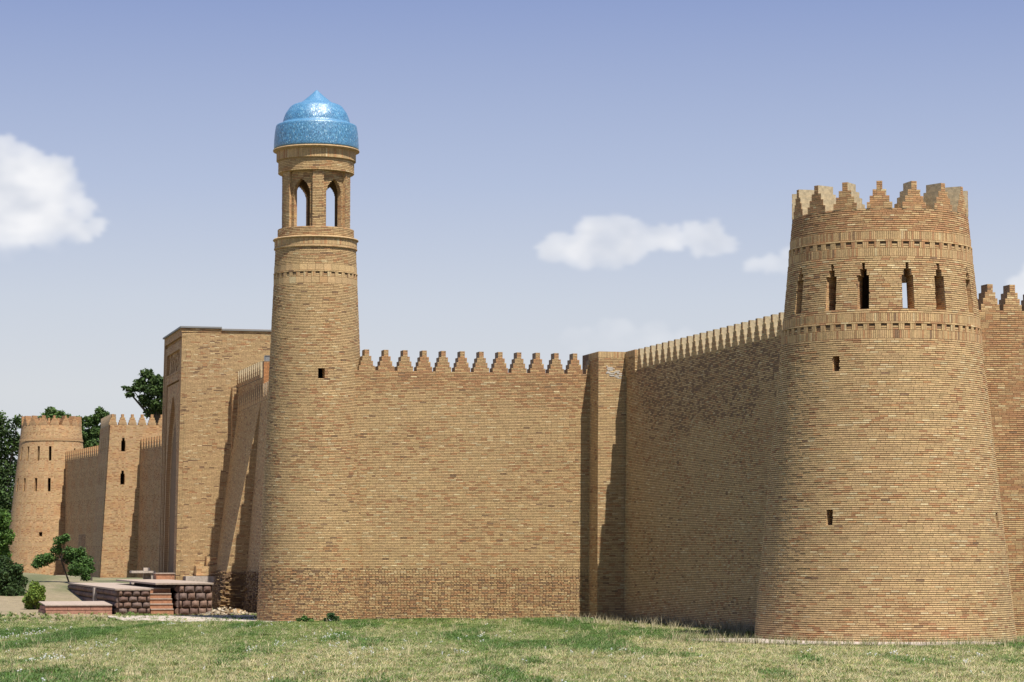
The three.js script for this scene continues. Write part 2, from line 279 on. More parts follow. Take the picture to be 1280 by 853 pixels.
function layBricks(list, parent, singles = 0, minV = 0.7) {
  if (singles) {
    const sc = list.map((q, i) => { const to = EYE.clone().sub(q.O), d = to.length(); return [q.O.y < minV || q.w < 0.18 ? -1 : to.dot(q.n) / d * q.w / d, i]; }).sort((a, b) => b[0] - a[0]).slice(0, singles);
    const chosen = new Set(sc.map((x) => x[1]));
    for (const i of chosen) {
      const q = list[i], o = mesh('brick', singleBrick, toneMat(q.c), parent);
      const m = new THREE.Matrix4().makeBasis(q.t.clone().multiplyScalar(q.w), q.b.clone().multiplyScalar(q.h), q.n.clone().multiplyScalar(q.d)).setPosition(q.O);
      m.decompose(o.position, o.quaternion, o.scale);
    }
    list = list.filter((_, i) => !chosen.has(i));
  }
  const g = new Geo(true); for (const q of list) g.brick(q.O, q.t, q.b, q.n, q.w, q.h, q.d, q.c, q.r);
  return mesh('brickwork', g, M.brick, parent, 'stuff');
}
// a curved or flat shell of cells with openings. map(a, v, k): point at angle or run a, height v, k = 0 outer 1 inner
function shell(map, as, vs, solid, wrap) {
  const g = new Geo(), j = new Geo(), na = as.length - 1, nv = vs.length - 1;
  const S = (i, k) => { if (k < 0 || k >= nv) return false; if (wrap) i = (i + na) % na; else if (i < 0 || i >= na) return false; return solid((as[i] + as[i + 1]) / 2, (vs[k] + vs[k + 1]) / 2); };
  for (let i = 0; i < na; i++) for (let k = 0; k < nv; k++) {
    if (!S(i, k)) continue;
    const a0 = as[i], a1 = as[i + 1], v0 = vs[k], v1 = vs[k + 1], o = [map(a0, v0, 0), map(a1, v0, 0), map(a1, v1, 0), map(a0, v1, 0)], n = [map(a0, v0, 1), map(a1, v0, 1), map(a1, v1, 1), map(a0, v1, 1)];
    const out = o[0].clone().sub(n[0]), w = o[0].distanceTo(o[1]), u = [[i * w, v0], [i * w + w, v0], [i * w + w, v1], [i * w, v1]];
    g.quad(...o, out, u); g.quad(...n, out.clone().negate(), u);
    const along = o[1].clone().sub(o[0]), T = o[0].distanceTo(n[0]);
    if (!S(i - 1, k)) j.quad(o[0], n[0], n[3], o[3], along.clone().negate(), [[0, v0], [T, v0], [T, v1], [0, v1]]);
    if (!S(i + 1, k)) j.quad(o[1], n[1], n[2], o[2], along, [[0, v0], [T, v0], [T, v1], [0, v1]]);
    if (!S(i, k - 1)) j.quad(o[0], o[1], n[1], n[0], V(0, -1, 0));
    if (!S(i, k + 1)) j.quad(o[3], o[2], n[2], n[3], V(0, 1, 0));
  }
  return [g, j];
}
const range = (a, b, n) => Array.from({ length: n + 1 }, (_, i) => a + (b - a) * i / n);
const sortedUnique = (l) => l.sort((a, b) => a - b).filter((x, i) => !i || x - l[i - 1] > 1e-4);
// stepped merlon: y from 0, front face at z = 0, depth behind it
function merlonGeo(widths, depth, seed, red, courses = [3, 3, 3, 4], course = COURSE) {
  const core = new Geo(), list = [], r = rng(seed); let y = 0;
  widths.forEach((w, k) => {
    const h = courses[k] * course; core.box(-w / 2 + 0.004, w / 2 - 0.004, y - (k ? 0 : 0.02), y + h - 0.004, -depth, -0.012, k ? 'd' : 'd');
    for (let q = 0; q < courses[k]; q++) for (const [a, b] of courseLengths(r, w, (q % 2) * 0.13)) { if (b - a < 0.04) continue; const pr = (r() - 0.5) * 0.006; list.push({ O: V(-w / 2 + (a + b) / 2, y + (q + 0.5) * course, pr), t: V(1, 0, 0), b: V(0, 1, 0), n: V(0, 0, 1), w: b - a - 0.01, h: course * 0.79, d: 0.03, c: brickColour(r, red, 0.03), r: r() * 7 }); }
    y += h;
  });
  const bg = new Geo(true); for (const q of list) bg.brick(q.O, q.t, q.b, q.n, q.w, q.h, q.d, q.c, q.r);
  return { core: core.build(), bricks: bg.build() };
}
function placeMerlon(variants, i, pos, turn, parent, mat, lean = 0) {
  const v = variants[i % variants.length], o = mesh('merlon', v.core, mat, parent);
  o.position.copy(pos); o.rotation.order = 'YXZ'; o.rotation.y = turn; o.rotation.x = lean;
  if (v.bricks) mesh('brick_facing', v.bricks, M.brick, o, 'stuff');
  return o;
}

// ------------------------------------------------------------------ ground
const WALL_H = 155 * COURSE, ZF = -105.6;           // curtain wall height; plane of the long sunlit wall
function groundY(x, z) {
  const plateau = 1.45 * sstep(-124, -168, z) * sstep(22, 12, x), dip = -0.4 * Math.exp(-(((x - 17) / 4) ** 2) - (((z + 129) / 6) ** 2));
  return plateau + dip + (fbm(x * 0.12, z * 0.12, 4, 3) - 0.5) * 0.10;
}
const pathBand = (x, z) => { const d = Math.hypot(x - TC.x, z - TC.z); return sstep(0.5, 0.2, Math.abs(d - 4.75)); };
const TC = V(85 * Math.sin(22.27 * Math.PI / 180), 0, -85 * Math.cos(22.27 * Math.PI / 180)); // axis of the great round tower
const viewW = (x, z) => -z * Math.cos(YAW) + x * Math.sin(YAW), viewS = (x, z) => x * Math.cos(YAW) + z * Math.sin(YAW); // the meadow is mown in long strips that run towards the walls
const dryness = (x, z) => { const d = viewW(x, z), s = viewS(x, z); return clamp(0.40 + 0.42 * sstep(88, 64, d) + 0.12 * sstep(0, 12, s) + (fbm(s * 0.22, d * 0.045, 61, 4) - 0.5) * 1.6 + (fbm(s * 0.9, d * 0.12, 63, 3) - 0.5) * 0.7); };
const bare = (x, z) => { const far = sstep(-114, -119, z) * sstep(20, 17, x) * sstep(-150, -140, z); return clamp(far * (0.75 + (fbm(x * 0.3, z * 0.3, 9, 3) - 0.5)) + sstep(0.64, 0.72, fbm(viewS(x, z) * 0.5 + 9, viewW(x, z) * 0.06, 71, 4)) * 0.6); };
{
  const xs = sortedUnique([...range(-1500, -70, 14), ...range(-70, 90, 200), ...range(90, 1500, 14)]), zs = sortedUnique([...range(-3000, -320, 14), ...range(-320, -150, 60), ...range(-150, -40, 220), ...range(-40, 60, 14)]);
  const p = [], c = [], uv = [], idx = [], nx = xs.length;
  for (const z of zs) for (const x of xs) {
    p.push(x, groundY(x, z), z); uv.push(x, z);
    const d = dryness(x, z), b = bare(x, z), g = [lerp(0.085, 0.27, d), lerp(0.105, 0.225, d), lerp(0.035, 0.115, d)], e = [0.34, 0.26, 0.17];
    c.push(...g.map((q, k) => lerp(q, e[k], b)));
  }
  for (let j = 0; j < zs.length - 1; j++) for (let i = 0; i < nx - 1; i++) { const a = j * nx + i; idx.push(a, a + nx, a + nx + 1, a, a + nx + 1, a + 1); }
  const g = new THREE.BufferGeometry();
  g.setAttribute('position', new THREE.BufferAttribute(new Float32Array(p), 3)); g.setAttribute('uv', new THREE.BufferAttribute(new Float32Array(uv), 2)); g.setAttribute('color', new THREE.BufferAttribute(new Float32Array(c), 3)); g.setIndex(idx); g.computeVertexNormals();
  struct('ground', g, std({ name: 'soil_and_turf', vertexColors: true, map: rep(grainTex, 0.35), bumpMap: rep(bumpTex, 0.6), bumpScale: 0.06, roughness: 1 }));
}
// ------------------------------------------------------------------ long sunlit wall
const stripeNoise = (s, fx = 0.35, fy = 1.1) => (u, v) => fbm(u * fx, v * fy, s, 4);
const XR = 31.25;                                                    // plane of the shaded wall that comes forward
function wallMerlons(parent, n, at, turn, mat, seed, red, size = 1, dep = 0.55) {
  const vs = [0, 1, 2].map((k) => merlonGeo([0.66, 0.52, 0.38, 0.2].map((w) => w * size), dep, seed + k, red));
  for (let i = 0; i < n; i++) placeMerlon(vs, i * 7 + (i >> 1), at(i), turn, parent, mat);
}
{
  const x0 = onZ(450, 776, ZF).x - 0.5, x1 = 30.6, w = x1 - x0, B = 0.012;
  const t = thing('curtain_wall', 'long sunlit brick wall with stepped merlons between minaret and corner pier', 'wall', V(0, 0, 0));
  const nz = stripeNoise(5), n2 = stripeNoise(15, 0.9, 2.4), list = [];
  const low = 33 * COURSE;
  const redF = (u, v) => clamp(0.14 + sstep(8.4, 10.3, v) * 0.7 + (nz(u, v) - 0.5) * 0.8 + (v < low ? 0.5 : 0)), darkF = (u, v) => clamp((n2(u, v) - 0.64) * 0.7) + (v < low ? 0.22 : 0.01);
  planarBricks(list, { O: V(x0, -0.33, ZF), U: V(1, 0, 0), N: V(0, 0, 1), width: w, height: low + 0.33, batter: B, seed: 1, red: redF, dark: darkF, recess: 0.035, jit: 0.02, stretchers: 0.3, gap: 0.022 });
  planarBricks(list, { O: V(x0, 0, ZF), U: V(1, 0, 0), N: V(0, 0, 1), width: w, height: WALL_H, v0: low, batter: B, seed: 2, red: redF, dark: darkF, recess: 0.012, jit: 0.009 });
  const core = new Geo(), f = (v, k) => ZF - B * v - (k === 'l' ? 0.034 : 0.014);
  core.hex([V(x0, -0.4, f(0, 'l')), V(x1, -0.4, f(0, 'l')), V(x1, -0.4, ZF - 1.6), V(x0, -0.4, ZF - 1.6), V(x0, low, f(low, 'l')), V(x1, low, f(low, 'l')), V(x1, low, ZF - 1.6), V(x0, low, ZF - 1.6)]);
  core.hex([V(x0, low, f(low)), V(x1, low, f(low)), V(x1, low, ZF - 1.6), V(x0, low, ZF - 1.6), V(x0, WALL_H, f(WALL_H)), V(x1, WALL_H, f(WALL_H)), V(x1, WALL_H, ZF - 1.6), V(x0, WALL_H, ZF - 1.6)]);
  mesh('wall_core', core, M.mortarLight, t);
  layBricks(list, t);
  const zt = ZF - B * WALL_H, mA = onZ(458.5, 460, zt).x, mB = onZ(719, 466, zt).x;
  wallMerlons(t, 13, (i) => V(mA + (mB - mA) * i / 11, WALL_H, zt), 0, M.plasterDark, 400, 0.6);
}
// ------------------------------------------------------------------ corner pier
const ZP = ZF + 1.3;
{
  const t = thing('brick_pier', 'tall brick pier with flat top between sunlit wall and shaded wall', 'pier', V(0, 0, 0));
  const xl = onZ(746.3, 776, ZP).x, xr = XR + 0.6, B = 0.012, H = WALL_H + 13 * COURSE, list = [], nz = stripeNoise(25), hh = H - 4 * COURSE;
  const redF = (u, v) => clamp(0.15 + sstep(9, 11, v) * 0.35 + (nz(u, v) - 0.5) + (v < 2.2 ? 0.2 : 0)), stain = (u, v) => 0.02 + (v < 2.2 ? 0.05 : 0);
  planarBricks(list, { O: V(xl, -0.33, ZP), U: V(1, 0, 0), N: V(0, 0, 1), width: xr - xl, height: hh + 0.33, batter: B, seed: 31, red: redF, dark: stain, recess: 0.012, jit: 0.009, narrow: (v) => [0.012 * v, xr - xl] });
  planarBricks(list, { O: V(xl, -0.33, ZP - 1.6), U: V(0, 0, 1), N: V(-1, 0, 0), width: 1.6, height: hh + 0.33, batter: B, seed: 32, red: redF, dark: stain, recess: 0.012, jit: 0.009, narrow: (v) => [0, 1.6 - 0.012 * v] });
  const r = rng(33), top = (O, U, N, w) => { const m = Math.round(w / 0.066); for (let k = 0; k < m; k++) list.push({ O: O.clone().addScaledVector(U, (k + 0.5) * w / m), t: U, b: V(0, 1, 0), n: N, w: w / m - 0.011, h: 4 * COURSE - 0.012, d: 0.03, c: brickColour(r, 0.2, 0.03), r: r() * 7 }); };
  const o = B * H, yt = hh + 2 * COURSE;
  top(V(xl + o, yt, ZP - o + 0.004), V(1, 0, 0), V(0, 0, 1), xr - xl - o); top(V(xl + o - 0.004, yt, ZP - 1.6), V(0, 0, 1), V(-1, 0, 0), 1.6 - o);
  const e = 0.012, c = new Geo().hex([V(xl + e, -0.4, ZP - e), V(xr, -0.4, ZP - e), V(xr, -0.4, ZP - 2.6), V(xl + e, -0.4, ZP - 2.6), V(xl + e + o, H, ZP - e - o), V(xr, H, ZP - e - o), V(xr, H, ZP - 2.6), V(xl + e + o, H, ZP - 2.6)]);
  // the pier turns the corner: a flat-topped return 1.25 m long above the shaded wall
  const rx = XR + 0.018 * WALL_H - 0.02, rl = 1.25, y0 = WALL_H - 3 * COURSE;
  planarBricks(list, { O: V(rx, y0, ZP - 0.1), U: V(0, 0, 1), N: V(-1, 0, 0), width: rl + 0.1, height: hh - y0, seed: 36, red: () => 0.3, dark: () => 0.1 }); planarBricks(list, { O: V(rx, y0, ZP + rl), U: V(1, 0, 0), N: V(0, 0, 1), width: 1.2, height: hh - y0, seed: 37, red: () => 0.3, dark: () => 0.05 });
  top(V(rx, yt, ZP - 0.1), V(0, 0, 1), V(-1, 0, 0), rl + 0.1); top(V(rx, yt, ZP + rl), V(1, 0, 0), V(0, 0, 1), 1.2);
  mesh('return_core', new Geo().box(rx + 0.02, rx + 1.2, y0, H, ZP - 0.2, ZP + rl - 0.02), M.mortarLight, t);
  mesh('pier_core', c, M.mortarLight, t); layBricks(list, t);
  // patch of old whitewash near the top
  const pr = rng(34), pl = []; for (let k = 0; k < 26; k++) { const u = 0.35 + pr() * 0.6, v = H - 0.55 - (u - 0.35) * 0.5 - pr() * 0.35; pl.push({ O: V(xl + o + u, v, ZP - B * v + 0.006), t: V(1, 0, 0), b: V(0, 1, 0), n: V(0, 0, 1), w: 0.05 + pr() * 0.2, h: 0.045, d: 0.012, c: [0.55, 0.49, 0.42], r: pr() * 5 }); }
  const pg = new Geo(true); for (const q of pl) pg.brick(q.O, q.t, q.b, q.n, q.w, q.h, q.d, q.c, q.r); mesh('whitewash_patch', pg, M.brick, t, 'stuff');
}
// ------------------------------------------------------------------ shaded wall that comes forward to the round tower
{
  const t = thing('shaded_wall', 'brick wall in shade with cream sided merlons running up to the great round tower', 'wall', V(0, 0, 0));
  const za = ZP + 0.02, zb = TC.z - 1.5, w = zb - za, B = 0.018, list = [], nz = stripeNoise(45), n2 = stripeNoise(47, 0.55, 0.9);
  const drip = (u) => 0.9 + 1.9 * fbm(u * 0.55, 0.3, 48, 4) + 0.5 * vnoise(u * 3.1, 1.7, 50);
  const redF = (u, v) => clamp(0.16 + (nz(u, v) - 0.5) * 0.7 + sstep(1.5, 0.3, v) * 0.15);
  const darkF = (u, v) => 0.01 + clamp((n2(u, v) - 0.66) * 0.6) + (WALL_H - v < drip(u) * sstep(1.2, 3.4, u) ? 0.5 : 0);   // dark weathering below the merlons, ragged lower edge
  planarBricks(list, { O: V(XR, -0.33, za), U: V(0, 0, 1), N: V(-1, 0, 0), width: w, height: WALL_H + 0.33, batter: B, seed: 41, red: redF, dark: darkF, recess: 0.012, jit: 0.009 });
  const e = 0.012, o = B * WALL_H;
  mesh('wall_core', new Geo().hex([V(XR + e, -0.4, za), V(XR + e, -0.4, zb), V(XR + 1.6, -0.4, zb), V(XR + 1.6, -0.4, za), V(XR + e + o, WALL_H, za), V(XR + e + o, WALL_H, zb), V(XR + 1.6, WALL_H, zb), V(XR + 1.6, WALL_H, za)]), M.mortar, t);
  layBricks(list, t);
  wallMerlons(t, 28, (i) => V(XR + o, WALL_H, za + 1.75 + i * 0.79), -Math.PI / 2, M.plaster, 450, 0.5);
}
// ------------------------------------------------------------------ wall beyond the round tower
{
  const t = thing('side_wall', 'reddish sunlit brick wall with stepped merlons beside the great round tower', 'wall', V(0, 0, 0));
  const zr = TC.z - 0.6, x0 = TC.x + 0.6, w = 7, B = 0.012, list = [], nz = stripeNoise(55), H = hAt(387.6, 87.3, 1255);
  const rows = Math.round(H / COURSE), Hh = rows * COURSE;
  planarBricks(list, { O: V(x0, -0.33, zr), U: V(1, 0, 0), N: V(0, 0, 1), width: w, height: Hh + 0.33, batter: B, seed: 51, red: (u, v) => clamp(0.5 + sstep(4, 9, v) * 0.3 + (nz(u, v) - 0.5) * 0.9), dark: () => 0.03 });
  mesh('wall_core', new Geo().hex([V(x0, -0.4, zr - 0.014), V(x0 + w, -0.4, zr - 0.014), V(x0 + w, -0.4, zr - 1.6), V(x0, -0.4, zr - 1.6), V(x0, Hh, zr - 0.014 - B * Hh), V(x0 + w, Hh, zr - 0.014 - B * Hh), V(x0 + w, Hh, zr - 1.6), V(x0, Hh, zr - 1.6)]), M.mortar, t);
  layBricks(list, t, 300);
  const zt = zr - B * Hh, mx = onZ(1266, 370, zt).x;
  wallMerlons(t, 7, (i) => V(mx + (i - 1) * 0.79, Hh, zt), 0, M.plasterDark, 480, 0.6, 1.0, 0.5);
}
// ------------------------------------------------------------------ great round tower
const camDir = (c) => { const d = V(EYE.x - c.x, 0, EYE.z - c.z).normalize(), s = V(-d.z, 0, d.x).negate(); if (s.dot(camR) < 0) s.negate(); return (phi) => d.clone().multiplyScalar(Math.cos(phi)).addScaledVector(s, Math.sin(phi)); };
const deg = Math.PI / 180;
function greatTower(name, label, o) {
  const { c, R, y0, slits, holes, rims, bands, H, seed, redF, darkF, singles } = o, dir = camDir(c), t = thing(name, label, 'tower', V(0, 0, 0));
  const half = (s, v) => { if (v < s.bottom || v > s.top) return -1; const k = Math.floor((s.top - v) / COURSE); return s.plain ? s.w / 2 : k < 3 ? 0.045 : k < 6 ? 0.105 : s.w / 2; };
  const all = [...slits, ...holes.map((h) => ({ ...h, top: h.v1, bottom: h.v0, plain: true }))]; for (const s of all) s.Rm = R((s.top + s.bottom) / 2);
  const slitSkip = (phi, v) => all.some((s) => Math.abs(Math.atan2(Math.sin(phi - s.a), Math.cos(phi - s.a))) * s.Rm < half(s, v));
  const backCut = o.back ? [{ ...o.back, top: o.back.v1, bottom: o.back.v0, plain: true, Rm: R(o.back.v0) }] : [];
  const cuts = (v) => [...all, ...backCut].filter((s) => half(s, v) > 0).map((s) => [s.a - half(s, v) / s.Rm, s.a + half(s, v) / s.Rm]);
  const list = [], zones = []; let v = y0 - 5 * COURSE;
  for (const b of bands) { zones.push([v, b]); v = b + 12 * COURSE; } zones.push([v, H]);
  for (const [a, b] of zones) ringBricks(list, { c, dir, R, v0: a, v1: b, seed: seed + Math.round(a * 10), red: redF, dark: darkF, cuts, recess: 0.022, jit: 0.012 });
  bands.forEach((b, k) => ringBand(list, { c, dir, R, v0: b, seed: seed + 70 + k, red: 0.25 }));
  // shell with real openings
  const fine = []; for (const s of all) for (const k of s.plain ? [s.w / 2] : [s.w / 2, 0.105, 0.045]) for (const g of [-1, 1]) fine.push(s.a + g * k / s.Rm);
  const as = sortedUnique([...range(-Math.PI, Math.PI, 240), ...fine.map((a) => Math.atan2(Math.sin(a), Math.cos(a)))]), vs = sortedUnique([y0 - 0.4, ...range(y0, H, Math.round((H - y0) / COURSE)), H, ...all.flatMap((s) => [s.top, s.bottom, ...(s.plain ? [] : [s.top - 3 * COURSE, s.top - 6 * COURSE])])]);
  const open = (phi, vv) => slitSkip(phi, vv) || (o.back && Math.abs(Math.atan2(Math.sin(phi - o.back.a), Math.cos(phi - o.back.a))) * R(vv) < o.back.w / 2 && vv > o.back.v0 && vv < o.back.v1);
  const [sg, sj] = shell((a, vv, k) => V(c.x, vv, c.z).addScaledVector(dir(a), R(vv) - (k ? 0.62 : 0.021)), as, vs, (a, vv) => !open(a, vv), true);
  mesh('wall_shell', sg, M.mortar, t); mesh('opening_reveal', sj, M.jamb, t);
  const slab = new THREE.CylinderGeometry(R(H) - 0.9, R(H) - 0.9, 0.3, 48); slab.translate(c.x, H - 0.35, c.z); mesh('roof_terrace', slab, M.plaster, t);
  layBricks(list, t, singles, 1.1);
  // merlons round the rim
  const vars = [0, 1, 2, 3].map((k) => merlonGeo([0.80, 0.62, 0.43, 0.19], 0.65, seed + 90 + k, 0.9));
  for (let k = 0; k < 16; k++) { const a = (k - 8) * 22.5 * deg, e = dir(a); placeMerlon(vars, k * 5, V(c.x, H, c.z).addScaledVector(e, R(H) + 0.002), Math.atan2(e.x, e.z), t, M.plaster); }
  return t;
}
{
  const D = 85, Rv = (v) => 4.13 - 0.0993 * v, Hr = (y) => { let v = 8; for (let i = 0; i < 6; i++) v = hAt(y, D - Rv(v), 1106); return v; };
  const H = Hr(259), nearest = (v) => Math.round(v / COURSE) * COURSE;
  const b1 = nearest(Hr(422)), b2 = b1 + 12 * COURSE + nearest(Hr(321) - Hr(393)), top = b2 + 12 * COURSE + nearest(H - b2 - 12 * COURSE);
  const aOf = (x, y) => { const v = Hr(y), q = atDepth(x, y, 84), dirx = Math.atan2(q.x, -q.z) - 22.27 * deg; return Math.asin(clamp(Math.sin(dirx) * D / Rv(v), -1, 1)) + dirx * 0; };
  const slits = [986, 1001.5, 1041, 1080, 1134, 1173, 1210].map((x) => ({ a: x === 986 ? -88 * deg : aOf(x, 358), top: nearest(Hr(327)), bottom: nearest(Hr(387)), w: 0.36 }));
  const nz = stripeNoise(65, 1.2, 1.0), holes = [[1047, 452, 463, 443], [1230.5, 454, 463, 445], [1039.5, 646, 656, 637], [1245, 650, 660, 641]].map(([x, y, yb, yt]) => ({ a: aOf(x, y), w: 0.22, v0: nearest(Hr(yb)), v1: nearest(Hr(yt)) }));
  const redF = (p, v) => clamp(0.10 + sstep(8.2, 9.4, v) * 0.14 + sstep(11.9, 12.9, v) * 0.75 + sstep(2.0, 0.2, v) * 0.14 + (nz(p * 3.4, v) - 0.5) * 0.7);
  greatTower('round_tower', 'great round tapering brick tower with slit windows and two patterned bands', { c: TC, R: Rv, y0: 0, slits, holes, bands: [b1, b2], H: top, seed: 600, redF, darkF: (p, v) => 0.004, singles: 300, back: (() => { const q = ray(1131, 369), l = Math.hypot(q.x, q.z), dx = q.x / l, dz = q.z / l, ex = EYE.x - TC.x, ez = EYE.z - TC.z, bq = ex * dx + ez * dz, rr = 2.5, tt = -bq + Math.sqrt(bq * bq - (ex * ex + ez * ez - rr * rr)), h = EYE.y + tt * q.y / l, px = ex + dx * tt, pz = ez + dz * tt, d0 = camDir(TC)(0), d1 = camDir(TC)(Math.PI / 2); return { a: Math.atan2(px * d1.x + pz * d1.z, px * d0.x + pz * d0.z), w: 0.8, v0: h - 0.8, v1: h + 0.45 }; })() });
}
// ------------------------------------------------------------------ minaret
{
  const D = 108.6, az = 10.0 * deg, c = V(D * Math.sin(az), 0, -D * Math.cos(az)), dir = camDir(c), Rv = (v) => 2.32 - 0.0432 * v, S = 0.0329;
  const t = thing('minaret', 'slender round brick minaret with arched lantern and blue tiled dome', 'minaret', V(0, 0, 0));
  const hm = (y, r) => hAt(y, D - r, 392), list = [], nz = stripeNoise(75, 1.2, 1.0), n2 = stripeNoise(77, 2.0, 2.2);
  const yRing = hm(308, 1.65), yBand = Math.round(hm(352.5, 1.7) / COURSE) * COURSE;
  const hole = { a: Math.asin((399.5 - 391.5) * S / Rv(10)), w: 0.27, v0: hm(473.5, 1.9), v1: hm(459.5, 1.9) };
  const redF = (p, v) => clamp(0.13 + (nz(p * 2.2, v) - 0.5) * 0.7 + (v < 2.18 ? 0.45 : 0)), darkF = (p, v) => clamp((n2(p * 2, v) - 0.63) * 0.9) + (v < 2.18 ? 0.2 : 0.02);
  const cuts = (v) => (v > hole.v0 && v < hole.v1 ? [[hole.a - hole.w / 2 / Rv(v), hole.a + hole.w / 2 / Rv(v)]] : []);
  ringBricks(list, { c, dir, R: Rv, v0: -6 * COURSE, v1: 33 * COURSE, seed: 700, red: redF, dark: darkF, cuts, recess: 0.03, jit: 0.02, stretchers: 0.3, gap: 0.02 });
  ringBricks(list, { c, dir, R: Rv, v0: 33 * COURSE, v1: yBand, seed: 701, red: redF, dark: darkF, cuts, recess: 0.018, jit: 0.01 });
  ringBand(list, { c, dir, R: Rv, v0: yBand, seed: 705, red: 0.08, step: 0.33 });
  ringBricks(list, { c, dir, R: Rv, v0: yBand + 12 * COURSE, v1: yRing + 0.05, seed: 702, red: redF, dark: darkF, recess: 0.012, jit: 0.01 });
  const as = sortedUnique([...range(-Math.PI, Math.PI, 96), hole.a - hole.w / 2 / Rv(10), hole.a + hole.w / 2 / Rv(10)]), vs = sortedUnique([-0.4, ...range(0, yRing, 40), hole.v0, hole.v1]);
  const [sg, sj] = shell((a, v, k) => V(c.x, v, c.z).addScaledVector(dir(a), Rv(v) - (k ? 0.5 : v < 2 ? 0.028 : 0.018)), as, vs, (a, v) => !(Math.abs(a - hole.a) < hole.w / 2 / Rv(10) && v > hole.v0 && v < hole.v1), true);
  mesh('shaft_core', sg, M.mortarLight, t); mesh('window_reveal', sj, M.jamb, t);
  layBricks(list, t);
  // gallery ring, plinth, lantern, frieze, cornice
  const lathe = (name, pts, mat, parent = t) => { const g = new THREE.LatheGeometry(pts.map(([r, y]) => new THREE.Vector2(r, y)), 72); g.translate(c.x, 0, c.z); const q = g.attributes.uv, p = g.attributes.position; for (let i = 0; i < q.count; i++) q.setXY(i, q.getX(i) * 10, p.getY(i)); return mesh(name, g.toNonIndexed(), mat, parent); };
  const y1 = hm(304.5, 1.7), y2 = hm(296.5, 1.72), y3 = hm(294, 1.76), y4 = hm(282.3, 1.57);
  const ring = lathe('gallery_ring', [[1.5, yRing], [1.675, yRing], [1.70, yRing + 0.01], [1.70, y1 - 0.01], [1.685, y1], [1.685, y2], [1.735, y2 + 0.005], [1.765, y2 + 0.03], [1.765, y3 - 0.02], [1.735, y3 + 0.01], [1.4, y3 + 0.015]], M.brickPlain);
  const lr = []; ringSoldiers(lr, { c, dir, R: () => 1.70, v0: y1, h: y2 - y1, seed: 711, red: 0.15 }); ringBricks(lr, { c, dir, R: () => 1.715, v0: yRing + 0.008, v1: yRing + 0.008 + COURSE, seed: 712, red: () => 0.15 }); layBricks(lr, ring);
  const pl = []; lathe('lantern_plinth', [[1.2, y3], [1.555, y3], [1.555, y4 - 0.002], [0.9, y4]], M.mortarLight);
  ringBricks(pl, { c, dir, R: () => 1.57, v0: y3 + 0.01, v1: y3 + 0.01 + COURSE * Math.floor((y4 - y3 - 0.01) / COURSE), seed: 713, red: () => 0.25, recess: 0.014 });
  layBricks(pl, t);
  const y5 = hm(212, 1.48), y6 = hm(195.7, 1.6), y7 = hm(184, 1.66), rot = 3.5 * deg;
  const panel = (a) => { const k = Math.round((a - rot) / (60 * deg) - 0.5); return a - rot - (k + 0.5) * 60 * deg; };       // angle from the middle of the bay
  const sill = y4, aw = 0.77, spring = hm(222.5, 1.36) - 0.66, archH = (x) => { const r = aw * 0.98, q = r * r - (Math.abs(x) + r - aw / 2) ** 2; return q > 0 ? Math.sqrt(q) : -9; };
  const inArch = (a, v) => { const x = panel(a) * 1.36; return Math.abs(x) < aw / 2 && v < spring + archH(x); };
  const lantA = range(-Math.PI, Math.PI, 240), lantV = range(sill, y5, 70);
  const pier = shell((a, v, k) => V(c.x, v, c.z).addScaledVector(dir(a), k ? 1.30 : 1.468), lantA, lantV, (a) => Math.abs(panel(a)) > 21 * deg, true);
  const inner = shell((a, v, k) => V(c.x, v, c.z).addScaledVector(dir(a), k ? 1.16 : 1.338), lantA, lantV, (a, v) => !inArch(a, v), true);
  const lant = mesh('lantern', inner[0], M.mortarLight, t); mesh('arch_reveal', inner[1], M.jamb, lant); mesh('pier_core', pier[0], M.mortarLight, lant); mesh('pier_reveal', pier[1], M.jamb, lant);
  const ll = []; const pierCut = () => range(0, 6, 6).slice(0, 7).map((k) => { const m = rot + (k - 3 + 0.5) * 60 * deg; return [m - 21 * deg, m + 21 * deg]; });
  ringBricks(ll, { c, dir, R: () => 1.48, v0: sill, v1: y5, seed: 720, red: () => 0.22, cuts: pierCut, wrapCuts: true });
  ringBricks(ll, { c, dir, R: () => 1.35, v0: sill, v1: y5, seed: 721, red: () => 0.3, wrapCuts: true, cuts: (v) => { let w = 0; for (let x = 0; x < aw / 2; x += 0.01) if (v < spring + archH(x)) w = x; const out = []; for (let k = -3; k <= 3; k++) { const m = rot + (k + 0.5) * 60 * deg; out.push([m - 30 * deg, m - 21 * deg], [m + 21 * deg, m + 30 * deg]); if (w > 0) out.push([m - w / 1.36, m + w / 1.36]); } return out; } });
  layBricks(ll, lant);
  const fr = lathe('frieze', [[1.0, y5], [1.55, y5], [1.55, y6], [1.625, y6 + 0.003], [1.625, y7], [1.70, y7 + 0.02], [1.785, y7 + 0.05], [1.785, y7 + 0.10], [1.70, y7 + 0.14]], M.brickPlain), lf = [];
  ringBricks(lf, { c, dir, R: () => 1.565, v0: y5 + 0.004, v1: y5 + 0.004 + COURSE * Math.floor((y6 - y5) / COURSE), seed: 731, red: () => 0.2 });
  ringSoldiers(lf, { c, dir, R: () => 1.64, v0: y6 + 0.004, h: y7 - y6 - 0.01, seed: 732, red: 0.15 }); layBricks(lf, fr);
  lathe('lantern_ceiling', [[0.001, y5 + 0.05], [1.4, y5 + 0.04]], M.plasterDark);
